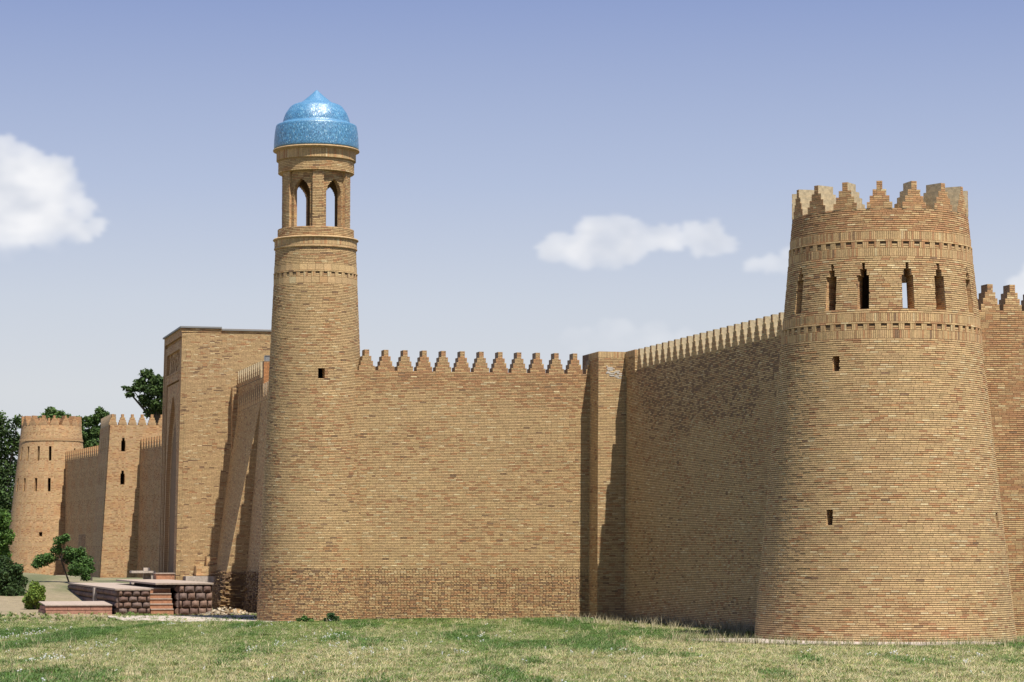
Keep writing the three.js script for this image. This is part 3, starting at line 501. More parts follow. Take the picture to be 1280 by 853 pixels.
  // dome
  const hd = (y) => hAt(y, D, 392), prof = [[1.70, hd(188)], [1.745, hd(187)], [1.755, hd(185.5)], [1.75, hd(180)], [1.725, hd(170)], [1.69, hd(162)], [1.665, hd(158.6)], [1.64, hd(157.6)], [1.58, hd(157)], [1.44, hd(155.4)], [1.40, hd(154.4)], [1.365, hd(150)], [1.275, hd(143)], [1.165, hd(138)], [1.08, hd(134.6)], [0.99, hd(132.4)], [0.90, hd(131.2)], [0.79, hd(130.4)], [0.65, hd(128.6)], [0.50, hd(125.2)], [0.365, hd(121.8)], [0.245, hd(118.8)], [0.135, hd(115.8)], [0.055, hd(113.5)], [0.0, hd(112.4)]];
  const NA = 160, dp = [], du = [], di = [], cv = new THREE.CatmullRomCurve3(prof.map(([r, y]) => V(r, y, 0)), false, 'centripetal'), NP = 130;
  for (let j = 0; j <= NP; j++) for (let i = 0; i <= NA; i++) {
    const q = cv.getPoint(j / NP), a = -Math.PI + 2 * Math.PI * i / NA, e = dir(a), hrel = (q.y - hd(154.4)) / (hd(130) - hd(154.4));
    const lobe = sstep(0, 0.5, hrel) * sstep(1.25, 0.85, hrel) * 0.035 * (Math.abs(Math.cos((a - 0.35) * 4)) - 0.5), rr = q.x * (1 + lobe);
    dp.push(c.x + e.x * rr, q.y - lobe * 0.6, c.z + e.z * rr); du.push(i / NA * 11, j / NP * 4.2);
  }
  for (let j = 0; j < NP; j++) for (let i = 0; i < NA; i++) { const a = j * (NA + 1) + i; di.push(a, a + 1, a + NA + 2, a, a + NA + 2, a + NA + 1); }
  const dg = new THREE.BufferGeometry(); dg.setAttribute('position', new THREE.BufferAttribute(new Float32Array(dp), 3)); dg.setAttribute('uv', new THREE.BufferAttribute(new Float32Array(du), 2)); dg.setIndex(di); dg.computeVertexNormals();
  const tiles = tex(1024, (x, y) => { // small broken tiles of many blues, 2 m a side
    const n = 64, X = x * n, Y = y * n, row = Math.floor(Y), fx = X + hash2(row, 1, 8) * 0.9, col = ((Math.floor(fx) % n) + n) % n, id = hash2(col, row, 31), id2 = hash2(col, row, 32);
    const k = id < 0.45 ? [0.045, 0.160, 0.300] : id < 0.78 ? [0.065, 0.205, 0.345] : id < 0.93 ? [0.11, 0.27, 0.41] : id < 0.98 ? [0.03, 0.09, 0.20] : [0.27, 0.42, 0.52];
    return k.map((v) => v * (0.85 + 0.3 * id2));
  });
  const rough = tex(512, (x, y) => { const g = 0.32 + 0.14 * hash2(Math.floor(x * 64), Math.floor(y * 64), 33); return [g, g, g]; }), bt = tex(1024, (x, y) => { const n = 64, row = Math.floor(y * n), fx = x * n + hash2(row, 1, 8) * 0.9, col = ((Math.floor(fx) % n) + n) % n; return [0.5 + (hash2(col, row, 36) - 0.5) * 0.2, 0.5 + (hash2(col, row, 37) - 0.5) * 0.2, 1]; });
  for (const q of [tiles, rough, bt]) q.repeat.set(0.5, 0.5);
  const dome = mesh('dome', dg, new THREE.MeshPhysicalMaterial({ name: 'glazed_blue_tile', map: tiles, roughnessMap: rough, roughness: 1, normalMap: bt, clearcoat: 0.8, clearcoatRoughness: 0.5 }), t);
}
// ------------------------------------------------------------------ brick quads of any shape
function quadBricks(list, { bl, br, tl, tr, seed, red, dark, recess = 0.012, jit = 0.009, hint, rough }) {
  const r = rng(seed), H = tl.y - bl.y, rows = Math.floor(H / COURSE);
  for (let k = 0; k < rows; k++) {
    const s = (k + 0.5) / rows, a = bl.clone().lerp(tl, s), b = br.clone().lerp(tr, s), len = a.distanceTo(b); if (len < 0.05) continue;
    const t = b.clone().sub(a).normalize(), up = tl.clone().sub(bl).lerp(tr.clone().sub(br), 0.5).normalize(), n = t.clone().cross(up).normalize(); if (n.dot(hint) < 0) n.negate();
    for (const [p, q] of courseLengths(r, len, (k % 2) * 0.13 + r() * 0.06)) {
      const w = q - p - 0.012; if (w < 0.03) continue; const pr = (r() - 0.5) * jit + (rough ? (r() - 0.2) * rough : 0);
      list.push({ O: a.clone().addScaledVector(t, (p + q) / 2).addScaledVector(n, pr), t, b: up, n, w, h: BRICK_H * (rough ? 0.7 + r() * 0.45 : 1), d: recess + 0.02 + pr, c: brickColour(r, red((p + q) / 2, a.y), dark ? dark((p + q) / 2, a.y) : 0.02), r: r() * 7 });
    }
  }
}
// ------------------------------------------------------------------ battered wall from the minaret back to the gatehouse
const zPort = atDepth(295, 498.6, 142.4).z, zB = atDepth(326, 501, 134).z;
{
  const t = thing('battered_wall', 'shaded wall with flared battered base and crumbling footing between minaret and gatehouse', 'wall', V(0, 0, 0));
  const cT = onZ(326, 501, zB), cB = onZ(302.5, 775, zB), aB = onZ(271, 775, zB), fT = onZ(295, 516, zPort), fB = onZ(262, 765, zPort), zN = -107.4;
  const nT = V(cT.x, cT.y, zN), nB = V(cB.x, cB.y, zN), nz = stripeNoise(85), red = (u, v) => clamp(0.12 + (nz(u, v) - 0.5) * 0.6), dark = () => 0.05, list = [], yR = onZ(300, 716, zB).y;
  const part = (bl, br, tl, tr, hint, seed, extra = {}) => quadBricks(list, { bl, br, tl, tr, hint, seed, red, dark, ...extra });
  const at = (b, tp, y) => b.clone().lerp(tp, (y - b.y) / (tp.y - b.y));
  part(at(fB, fT, yR), at(aB, cT, yR), fT, cT, V(-1, 0, 0), 801);
  part(at(aB, cT, yR), at(cB, cT, yR), cT, cT.clone().add(V(0.03, 0, 0)), V(0, 0, 1), 802);
  part(at(cB, cT, yR), at(nB, nT, yR), cT, nT, V(-1, 0, 0), 803);
  layBricks(list, t);
  const rub = []; // crumbling footing
  for (const [a, b, h, s] of [[[fB, fT], [aB, cT], V(-1, 0, 0), 811], [[aB, cT], [cB, cT], V(0, 0, 1), 812], [[cB, cT], [nB, nT], V(-1, 0, 0), 813]]) quadBricks(rub, { bl: a[0], br: b[0], tl: at(...a, yR + 0.06), tr: at(...b, yR + 0.06), hint: h, seed: s, red: () => 0.1, dark: () => 0.93, recess: 0.05, rough: 0.2 });
  const fg = new Geo(true); for (const q of rub) fg.brick(q.O, q.t, q.b, q.n, q.w, q.h, q.d + 0.03, q.c, q.r); mesh('crumbling_footing', fg, M.brick, t, 'stuff');
  const k = 0.014, In = (p, dx, dz) => V(p.x + dx, p.y, p.z + dz), core = new Geo();
  core.hex([In(fB, k, -0.2), In(aB, k, -k), V(cT.x + 2, aB.y, zB - k), V(cT.x + 2, fB.y, zPort - 0.2), In(fT, k, -0.2), In(cT, k, -k), V(cT.x + 2, cT.y, zB - k), V(cT.x + 2, fT.y, zPort - 0.2)]);
  core.hex([In(cB, k, -0.05), In(nB, k, 0), V(nB.x + 2, nB.y, zN), V(cB.x + 2, cB.y, zB), In(cT, k, -0.05), In(nT, k, 0), V(nT.x + 1.7, nT.y, zN), V(cT.x + 1.7, cT.y, zB)]);
  mesh('wall_core', core, M.mortarLight, t);
  const vars = [0, 1, 2].map((q) => merlonGeo([0.60, 0.48, 0.35, 0.19], 0.4, 820 + q, 0.2));
  for (let i = 0; i < 19; i++) { const s = (i + 0.35) / 15, p = fT.clone().lerp(cT, s); p.z = lerp(zPort, zPort + 10.6, s); p.x -= 0.03; if (p.z < zN + 4) placeMerlon(vars, i, p.add(V(0, -0.02, 0)), -Math.PI / 2, t, M.plasterDark); }
}
{
  const t = thing('raised_wall', 'raised wall piece with an orange brick end above the battered wall', 'wall', V(0, 0, 0));
  const f = onZ(292, 485, zPort), xs = f.x + 0.16, z1 = onX(325.6, 451, f.x).z, top = f.y, list = [], r0 = onZ(292, 775, zPort).y;
  const e = top + 12 * COURSE;
  planarBricks(list, { O: V(xs, 8.6, zPort), U: V(0, 0, 1), N: V(-1, 0, 0), width: z1 - zPort, height: top - 8.6, seed: 851, red: () => 0.5, dark: () => 0.1 });
  planarBricks(list, { O: V(xs, 8.6, z1), U: V(1, 0, 0), N: V(0, 0, 1), width: 1.4, height: e - 8.6, seed: 852, red: () => 1, dark: () => 0 });
  planarBricks(list, { O: V(xs - 0.3, r0, zPort + 0.5), U: V(1, 0, 0), N: V(0, 0, 1), width: 0.9, height: top - r0, seed: 853, red: () => 0.5, dark: () => 0.1 });
  planarBricks(list, { O: V(xs - 0.3, r0, zPort), U: V(0, 0, 1), N: V(-1, 0, 0), width: 0.5, height: top - r0, seed: 854, red: () => 0.5, dark: () => 0.1 });
  for (const q of list) if (q.n.z > 0.9 && q.O.z > z1 - 0.1) { const v = 0.85 + 0.3 * hash2(Math.round(q.O.x * 40), Math.round(q.O.y * 40), 3); q.c = [0.56 * v, 0.255 * v, 0.10 * v]; }
  const core = new Geo().box(xs + 0.014, xs + 1.4, 8.5, top, zPort - 0.3, z1 - 0.5).box(xs + 0.014, xs + 1.4, 8.5, e, z1 - 0.5, z1 - 0.014).box(xs - 0.286, xs + 0.01, r0, top, zPort - 0.3, zPort + 0.486);
  mesh('wall_core', core, M.mortarLight, t); layBricks(list, t);
  const vars = [0, 1].map((q) => merlonGeo([0.60, 0.48, 0.35, 0.19], 0.4, 860 + q, 0.5));
  for (let i = 0; i < 12; i++) placeMerlon(vars, i, V(xs - 0.02, top, zPort + 0.45 + i * 0.70), -Math.PI / 2, t, M.plaster);
  const b = onZ(333.5, 445, z1 - 1.2), u = thing('roof_box', 'small grey metal box on the raised wall beside minaret', 'box', V(b.x, e - 0.02, b.z));
  mesh('casing', new Geo().box(-0.08, 0.14, 0, 0.36, -0.3, 0), M.metal, u); mesh('lid', new Geo().box(-0.1, 0.16, 0.362, 0.39, -0.32, 0.02), M.metal, u); mesh('post', new Geo().box(-0.14, -0.1, 0, 0.37, -0.05, 0.0), M.metal, u);
}
// ------------------------------------------------------------------ gatehouse
const FLOOR = 1.4;
{
  const t = thing('gatehouse', 'tall rectangular brick gatehouse with recessed arched portal and metal coping', 'gatehouse', V(0, 0, 0));
  const tlp = onZ(227.5, 410, zPort), blp = onZ(219, 728, zPort), xR = tlp.x + 7.5, H = tlp.y, list = [], nz = stripeNoise(95, 0.45, 1.3), n2 = stripeNoise(97, 0.6, 2.6), LEN = 8;
  const red = (u, v) => clamp(0.04 + (nz(u, v) - 0.5) * 0.5), dark = (u, v) => clamp((n2(u, v) - 0.58) * 1.9) * 0.8 + 0.03;
  quadBricks(list, { bl: V(blp.x, FLOOR - 0.3, zPort), br: V(xR, FLOOR - 0.3, zPort), tl: V(tlp.x, H, zPort), tr: V(xR, H, zPort), hint: V(0, 0, 1), seed: 901, red, dark });
  layBricks(list, t);
  mesh('wall_core', new Geo().hex([V(blp.x + 0.3, FLOOR - 1.6, zPort - 0.012), V(xR, FLOOR - 1.6, zPort - 0.012), V(xR, FLOOR - 1.6, zPort - LEN), V(blp.x + 0.3, FLOOR - 1.6, zPort - LEN), V(tlp.x + 0.3, H, zPort - 0.012), V(xR, H, zPort - 0.012), V(xR, H, zPort - LEN), V(tlp.x + 0.3, H, zPort - LEN)]), M.mortarLight, t);
  // carved front, facing the approach: relief of frames, panels and a pointed niche
  const sp = (x, ww, w0, hgt) => { const r = w0 * 1.05, q = r * r - (Math.abs(x) + r - w0 / 2) ** 2; return q > 0 ? Math.sqrt(q) * hgt : -9; };
  const HH = H - FLOOR, depth = (u, v) => {
    const a = Math.min(u, LEN - u), x = u - LEN / 2;
    if (a < 0.35) return 0; if (a < 0.5 && v < HH - 0.5) return 0.22;
    if (v > HH - 0.45) return 0; if (v > HH - 0.6) return 0.14; if (a < 0.85) return 0.03; if (a < 0.95 && v < HH - 0.9) return 0.2;
    if (v > HH - 0.95) return 0.04;
    if (v > HH - 2.3) return v > HH - 1.05 || v < HH - 2.2 || a < 1.1 ? 0.04 : 0.16 + 0.05 * (hash2(Math.floor(u / 0.2), Math.floor(v / 0.2), 3) > 0.5 ? 1 : 0);
    if (a < 1.25 || v > HH - 2.7) return 0.06; if (a < 1.4 || v > HH - 2.85) return 0.24;
    const arch = v < 5.2 + sp(x, 0, 4.4, 1.25) || (Math.abs(x) < 2.2 && v < 5.2), arch2 = v < 5.0 + sp(x, 0, 3.6, 1.25) || (Math.abs(x) < 1.8 && v < 5.0);
    if (arch2) { if (v < 3.4 && Math.abs(x) < 1.0) return 1.6; if (v > 3.4 && v < 3.6) return 0.5; return 0.85; } if (arch) return 0.3; return 0.10;
  };
  const g = new Geo(), us = range(0, LEN, 80), vs = range(0, HH, 130), X = (v) => lerp(blp.x, tlp.x, v / HH), P = (u, v, d) => V(X(v) + d, FLOOR + v, zPort - u);
  const dd = us.map((u, i) => i < 80 ? vs.map((v, k) => k < 130 ? depth((u + us[i + 1]) / 2, (v + vs[k + 1]) / 2) : 0) : null);
  for (let i = 0; i < 80; i++) for (let k = 0; k < 130; k++) {
    const d = dd[i][k], uv = [[us[i], vs[k]], [us[i + 1], vs[k]], [us[i + 1], vs[k + 1]], [us[i], vs[k + 1]]];
    g.quad(P(us[i], vs[k], d), P(us[i + 1], vs[k], d), P(us[i + 1], vs[k + 1], d), P(us[i], vs[k + 1], d), V(-1, 0, 0), uv);
    if (i && dd[i - 1][k] !== d) { const e = dd[i - 1][k]; g.quad(P(us[i], vs[k], d), P(us[i], vs[k], e), P(us[i], vs[k + 1], e), P(us[i], vs[k + 1], d), V(0, 0, d > e ? -1 : 1)); }
    if (k && dd[i][k - 1] !== d) { const e = dd[i][k - 1]; g.quad(P(us[i], vs[k], d), P(us[i + 1], vs[k], d), P(us[i + 1], vs[k], e), P(us[i], vs[k], e), V(0, d > e ? 1 : -1, 0)); }
  }
  mesh('carved_front', g, M.farTan, t);
  mesh('plinth', new Geo().box(blp.x - 0.1, xR, FLOOR - 1.6, FLOOR - 0.02, zPort - LEN, zPort + 0.05), M.mortarLight, t);
  const cx = onZ(277, 408, zPort).x, cop = new Geo().box(tlp.x - 0.1, cx, H + 0.002, H + 0.09, zPort - LEN, zPort + 0.1).box(cx + 0.003, xR, H - 0.1, H - 0.02, zPort - LEN, zPort + 0.08);
  mesh('coping', cop, M.metal, t);
  const br = []; planarBricks(br, { O: V(tlp.x - 0.04, H - 0.22, zPort + 0.02), U: V(1, 0, 0), N: V(0, 0, 1), width: cx - tlp.x, height: 0.2, seed: 911, red: () => 0.3, dark: () => 0.3 }); layBricks(br, t);
}
// ------------------------------------------------------------------ terrace, steps and platform in front of the gatehouse
const roughStone = [0, 1, 2, 3].map((s) => { const g = new THREE.BoxGeometry(1, 1, 0.5, 5, 5, 2), p = g.attributes.position, q = V(); for (let i = 0; i < p.count; i++) { q.fromBufferAttribute(p, i); const e = Math.max(Math.abs(q.x), Math.abs(q.y)) * 2, n = fbm(q.x * 4 + s * 9, q.y * 4 + q.z, 200 + s, 3) - 0.5; if (q.z > 0) q.z += 0.28 * (1 - e * e * 0.9) + n * 0.3 * (1 - e * 0.6); q.x *= 1 - 0.1 * (q.z > 0.2 ? 1 : 0); q.y *= 1 - 0.12 * (q.z > 0.2 ? 1 : 0); p.setXYZ(i, q.x, q.y, q.z); } g.computeVertexNormals(); return g; });
function stoneFace(parent, O, U, N, w, h, cw, ch, seed) {
  const r = rng(seed), rows = Math.round(h / ch);
  for (let k = 0; k < rows; k++) { let u = -(k % 2) * cw * 0.5; while (u < w - 0.02) { const L = cw * (0.85 + r() * 0.35), a = Math.max(0, u), b = Math.min(w, u + L); u += L; if (b - a < 0.1) continue;
    const o = mesh('stone', roughStone[Math.floor(r() * 4)], stoneMats[Math.floor(r() * 4)], parent); o.position.copy(O).addScaledVector(U, (a + b) / 2).add(V(0, (k + 0.5) * h / rows, 0)).addScaledVector(N, -0.06 + r() * 0.03); o.rotation.y = Math.atan2(N.x, N.z); o.scale.set(b - a - 0.025, h / rows - 0.025, 0.34); } }
}
{
  const c0 = onY(145, 768, 0), zT = c0.z, x0 = c0.x, TOP = 1.16, x1 = onZ(188, 768, zT).x, x2 = onZ(217, 768, zT).x, zBack = zT - 26;
  const t = thing('entrance_terrace', 'raised entrance terrace faced with dark rough stone blocks', 'terrace', V(0, 0, 0));
  mesh('core', new Geo().box(x0 + 0.1, x1 - 0.02, -0.5, TOP - 0.08, zBack, zT - 0.1).box(x1 - 0.019, x2, -0.5, TOP - 0.08, zBack, zT - 1.62), M.mortar, t);
  mesh('paving', new Geo().box(x0 - 0.06, x1 + 0.0, TOP - 0.08, TOP, zBack, zT + 0.05).box(x1 + 0.002, x2, TOP - 0.081, TOP - 0.001, zBack, zT - 1.6), M.tread, t);
  stoneFace(t, V(x0 + 0.1, 0.0, zT - 0.06), V(1, 0, 0), V(0, 0, 1), x1 - x0 - 0.12, TOP - 0.08, 0.42, 0.3, 301);
  stoneFace(t, V(x0 + 0.06, 0.0, zBack), V(0, 0, 1), V(-1, 0, 0), zT - 0.1 - zBack, TOP - 0.08, 0.6, 0.3, 302);
  const bandZ = onX(120, 738, x0).z; mesh('pale_pilaster', new Geo().box(x0 - 0.14, x0 + 0.02, -0.1, TOP - 0.081, bandZ - 0.3, bandZ + 0.3), M.concrete, t);
  const s = thing('stone_steps', 'flight of five red stone steps up to the terrace', 'steps', V(0, 0, 0)), n = 5;
  for (let k = 0; k < n; k++) { const y0 = TOP * k / n, y1 = TOP * (k + 1) / n, z = zT - 0.32 * k; const st = mesh('step', new Geo().box(x1 + 0.01, x2 - 0.01, k ? y0 - 0.05 : -0.4, y1 - 0.05, zT - 1.6, z), M.riser, s); mesh('tread', new Geo().box(x1 + 0.008, x2 - 0.008, y1 - 0.048, y1, z - 0.36, z + 0.03), M.tread, st); }
  // upper block beside the steps
  const u = thing('terrace_pier', 'higher dark rough stone block with red slab beside the steps', 'pier', V(0, 0, 0)), zp = zT - 0.9, xa = onZ(221.5, 740, zp).x, xb = onZ(266, 740, zp).x, ht = onZ(235, 729, zp).y;
  mesh('core', new Geo().box(xa + 0.1, xb - 0.02, -0.5, ht - 0.08, zPort + 0.3, zp - 0.1), M.mortar, u); mesh('slab', new Geo().box(onZ(194, 729, zp).x, xb + 0.02, ht - 0.078, ht, zPort + 0.3, zp + 0.06), M.tread, u);
  stoneFace(u, V(xa + 0.08, -0.1, zp - 0.06), V(1, 0, 0), V(0, 0, 1), xb - xa - 0.1, ht - 0.0, 0.42, 0.32, 303);
  stoneFace(u, V(xa + 0.04, -0.1, zPort + 0.4), V(0, 0, 1), V(-1, 0, 0), zp - 0.1 - zPort - 0.4, ht - 0.0, 0.6, 0.32, 304);
  const bl = thing('stepped_blocks', 'stacked tan brick blocks against the sunlit side of the gatehouse', 'blocks', V(0, 0, 0));
  [[258, 274, 696, 708], [245, 274, 708, 720], [232, 274, 720.5, 730]].forEach(([a, b, ya, yb], k) => { const z = zPort + 0.5 + k * 0.35, p = onZ(a, yb, z), q = onZ(b, ya, z); mesh('block', new Geo().box(p.x, q.x, p.y - (k === 2 ? 0.6 : 0), q.y - 0.003 * k, zPort + 0.02, z), k === 2 ? M.concrete : M.jamb, bl); });
  const pd = thing('portal_plinth', 'small reddish stone plinth in front of the portal', 'plinth', V(0, 0, 0)), zq = zPort + 1.2, pa = onZ(195, 728, zq), pb = onZ(218, 716.5, zq);
  mesh('block', new Geo().box(pa.x, pb.x, pa.y - 0.1, pb.y - 0.06, zq - 1.1, zq), M.riser, pd); mesh('cap', new Geo().box(pa.x - 0.04, pb.x + 0.04, pb.y - 0.058, pb.y, zq - 1.14, zq + 0.04), M.tread, pd);
  const kp = thing('vent_kiosk', 'low concrete kiosk with a dark opening beside the portal', 'kiosk', V(0, 0, 0)), zk = zPort - 3, ka = onZ(164, 730, zk), kb = onZ(193, 714, zk), kd = onZ(181, 728, zk), ke = onZ(189, 717, zk);
  mesh('body', new Geo().box(ka.x, kd.x, ka.y - 0.6, kb.y - 0.5, zk - 1, zk).box(kd.x + 0.001, ke.x, ka.y - 0.6, kd.y, zk - 1, zk).box(ke.x + 0.001, kb.x, ka.y - 0.6, kb.y - 0.12, zk - 1, zk).box(kd.x + 0.001, ke.x, kd.y + 0.001, ke.y + 0.3, zk - 1, zk - 0.7), M.concrete, kp); mesh('roof_slab', new Geo().box(ka.x, kb.x + 0.05, kb.y - 0.118, kb.y, zk - 1.05, zk + 0.06), M.concrete, kp);
  // heap of fallen brick and plaster at the foot of the battered wall
  const hp = thing('rubble_heap', 'pale heap of broken brick at the crumbling wall footing', 'rubble', V(0, 0, 0)), hr = rng(340), hg = new Geo(true);
  for (let k = 0; k < 420; k++) { const ux = hr() + hr() - 1, uz = hr() + hr() - 1, x = lerp(xb + 0.1, onY(292, 772, -0.2).x, 0.45) + ux * 1.5, z = zp + 1.0 + uz * 1.6, hgt = Math.max(0, 0.42 * (1 - Math.hypot(ux, uz) * 1.05)), s = 0.05 + hr() * 0.11, a = hr() * 6.28, e = (hr() - 0.5) * 0.9, t0 = V(Math.cos(a) * Math.cos(e), Math.sin(e), Math.sin(a) * Math.cos(e)), n0 = V(-Math.sin(a), 0, Math.cos(a)), b0 = n0.clone().cross(t0); if (b0.y < 0) b0.negate(); hg.brick(V(x, groundY(x, z) + hgt * hr() + 0.03, z).addScaledVector(n0, s * 0.4), t0, b0, n0, s * 1.6, s * 0.7, s * 0.8, hr() < 0.6 ? [0.5, 0.4, 0.27] : hr() < 0.5 ? PAL.brown : [0.42, 0.36, 0.28], hr() * 7); }
  mesh('broken_bricks', hg, M.brick, hp, 'stuff');
  // low platform
  const p = thing('low_platform', 'low wide platform edged with red stone courses beside the terrace', 'platform', V(0, 0, 0)), zl = zT + 0.15, xl = onZ(57, 768, zl).x, xr = x0 - 0.2, PT = 0.43;
  const DP = 4, RZ = 0.1; mesh('paving', new Geo().hex([V(xl - 0.04, PT - 0.05, zl + 0.04), V(xr, PT - 0.05, zl + 0.04), V(xr, PT + RZ - 0.05, zl - DP), V(xl - 0.04, PT + RZ - 0.05, zl - DP), V(xl - 0.04, PT, zl + 0.04), V(xr, PT, zl + 0.04), V(xr, PT + RZ, zl - DP), V(xl - 0.04, PT + RZ, zl - DP)]), M.tread, p); mesh('core', new Geo().box(xl + 0.05, xr - 0.02, -0.5, PT - 0.052, zl - DP, zl - 0.05), M.mortar, p);
  for (let k = 0; k < 2; k++) { let x = xl + (k ? -0.02 : 0.0); const r = rng(320 + k), y0 = k * 0.19 - (k ? 0 : 0.1), y1 = k * 0.19 + 0.165; while (x < xr - 0.05) { const L = Math.min(xr - x, 0.75 + r() * 0.5); mesh('slab', new Geo().box(x, x + L - 0.015, y0, y1, zl - 0.4, zl + (k ? 0 : 0.03)), M.redSlab, p); x += L; } let z = zl - 0.42; while (z > zl - DP + 0.8) { const L = 0.8 + r() * 0.5; mesh('slab', new Geo().box(xl - (k ? 0 : 0.03), xl + 0.3, y0, y1, z - L + 0.015, z), M.redSlab, p); z -= L; } }
}
// ------------------------------------------------------------------ concrete strips on the ground
{
  const g = new Geo(), dir = camDir(TC), a = range(-75 * deg, 40 * deg, 60);
  for (let i = 0; i < 60; i++) { const r0 = 4.05, r1 = (q) => 6.3 + 0.3 * fbm(q * 9, 2, 5, 2), P = (q, r, y) => V(TC.x, y, TC.z).addScaledVector(dir(q), r); g.quad(P(a[i], r0, 0.10), P(a[i + 1], r0, 0.10), P(a[i + 1], r1(a[i + 1]), 0.10), P(a[i], r1(a[i]), 0.10), V(0, 1, 0)); g.quad(P(a[i], r1(a[i]), 0.10), P(a[i + 1], r1(a[i + 1]), 0.10), P(a[i + 1], r1(a[i + 1]), -0.2), P(a[i], r1(a[i]), -0.2), dir(a[i])); }
  struct('tower_apron', g, M.concrete);
  const h = new Geo(), z0 = onY(240, 780.5, 0).z, xs = range(onY(146, 776, 0).x, onY(375, 780, 0).x, 24);
  for (let i = 0; i < 24; i++) { const zb = (x) => z0 - 12 - 0.5 * fbm(x, 1, 3, 2), za = (x) => z0 + 0.6 * fbm(x * 0.7, 8, 5, 3), y = (x, z) => Math.max(groundY(x, z), 0) + 0.06; h.quad(V(xs[i], y(xs[i], z0), za(xs[i])), V(xs[i + 1], y(xs[i + 1], z0), za(xs[i + 1])), V(xs[i + 1], y(xs[i + 1], z0 - 6.5), zb(xs[i + 1])), V(xs[i], y(xs[i], z0 - 6.5), zb(xs[i])), V(0, 1, 0)); }
  struct('footpath', h, M.concrete);
}
// ------------------------------------------------------------------ far end of the fortress
const PLAT = 1.45;
function flatMerlons(n, widths, depth) { const g = new Geo(); let y = -0.02; widths.forEach((w, k) => { const h = [3, 3, 3, 4][k] * COURSE + (k ? 0 : 0.02); g.box(-w / 2, w / 2, y, y + h - 0.003, -depth, 0, 'd'); y += h; }); return [{ core: g.build() }]; }
const farMerlon = flatMerlons(1, [0.66, 0.52, 0.38, 0.2], 0.5);
function farWall(name, label, a, b, H, seed, n, mat) { // a, b: base ends, seen face on the left going from a to b
  const t = thing(name, label, 'wall', V(0, 0, 0)), U = b.clone().sub(a), L = U.length(); U.normalize(); const N = V(U.z, 0, -U.x); if (N.x > 0) N.negate();
  const q = (p, y, d) => V(p.x - N.x * d, y, p.z - N.z * d), y0 = PLAT - 0.6, g = new Geo();
  const M4 = (p, y, d) => q(p, y, d + 0.02 * (y - PLAT));
  g.quad(M4(a, y0, 0), M4(b, y0, 0), M4(b, H, 0), M4(a, H, 0), N, [[0, y0], [L, y0], [L, H], [0, H]]);
  g.quad(M4(a, H, 0), M4(b, H, 0), q(b, H, 1.4), q(a, H, 1.4), V(0, 1, 0)); g.quad(q(a, y0, 1.4), q(b, y0, 1.4), q(b, H, 1.4), q(a, H, 1.4), N.clone().negate()); g.quad(M4(a, y0, 0), q(a, y0, 1.4), q(a, H, 1.4), M4(a, H, 0), U.clone().negate()); g.quad(M4(b, y0, 0), q(b, y0, 1.4), q(b, H, 1.4), M4(b, H, 0), U);
  mesh('wall_face', g, mat, t);
  for (let i = 0; i < n; i++) { const p = a.clone().addScaledVector(U, (i + 0.5) * L / n); placeMerlon(farMerlon, 0, q(p, H, 0.02 * (H - PLAT)), Math.atan2(N.x, N.z), t, M.farTan); }
  return { t, N, U };
}
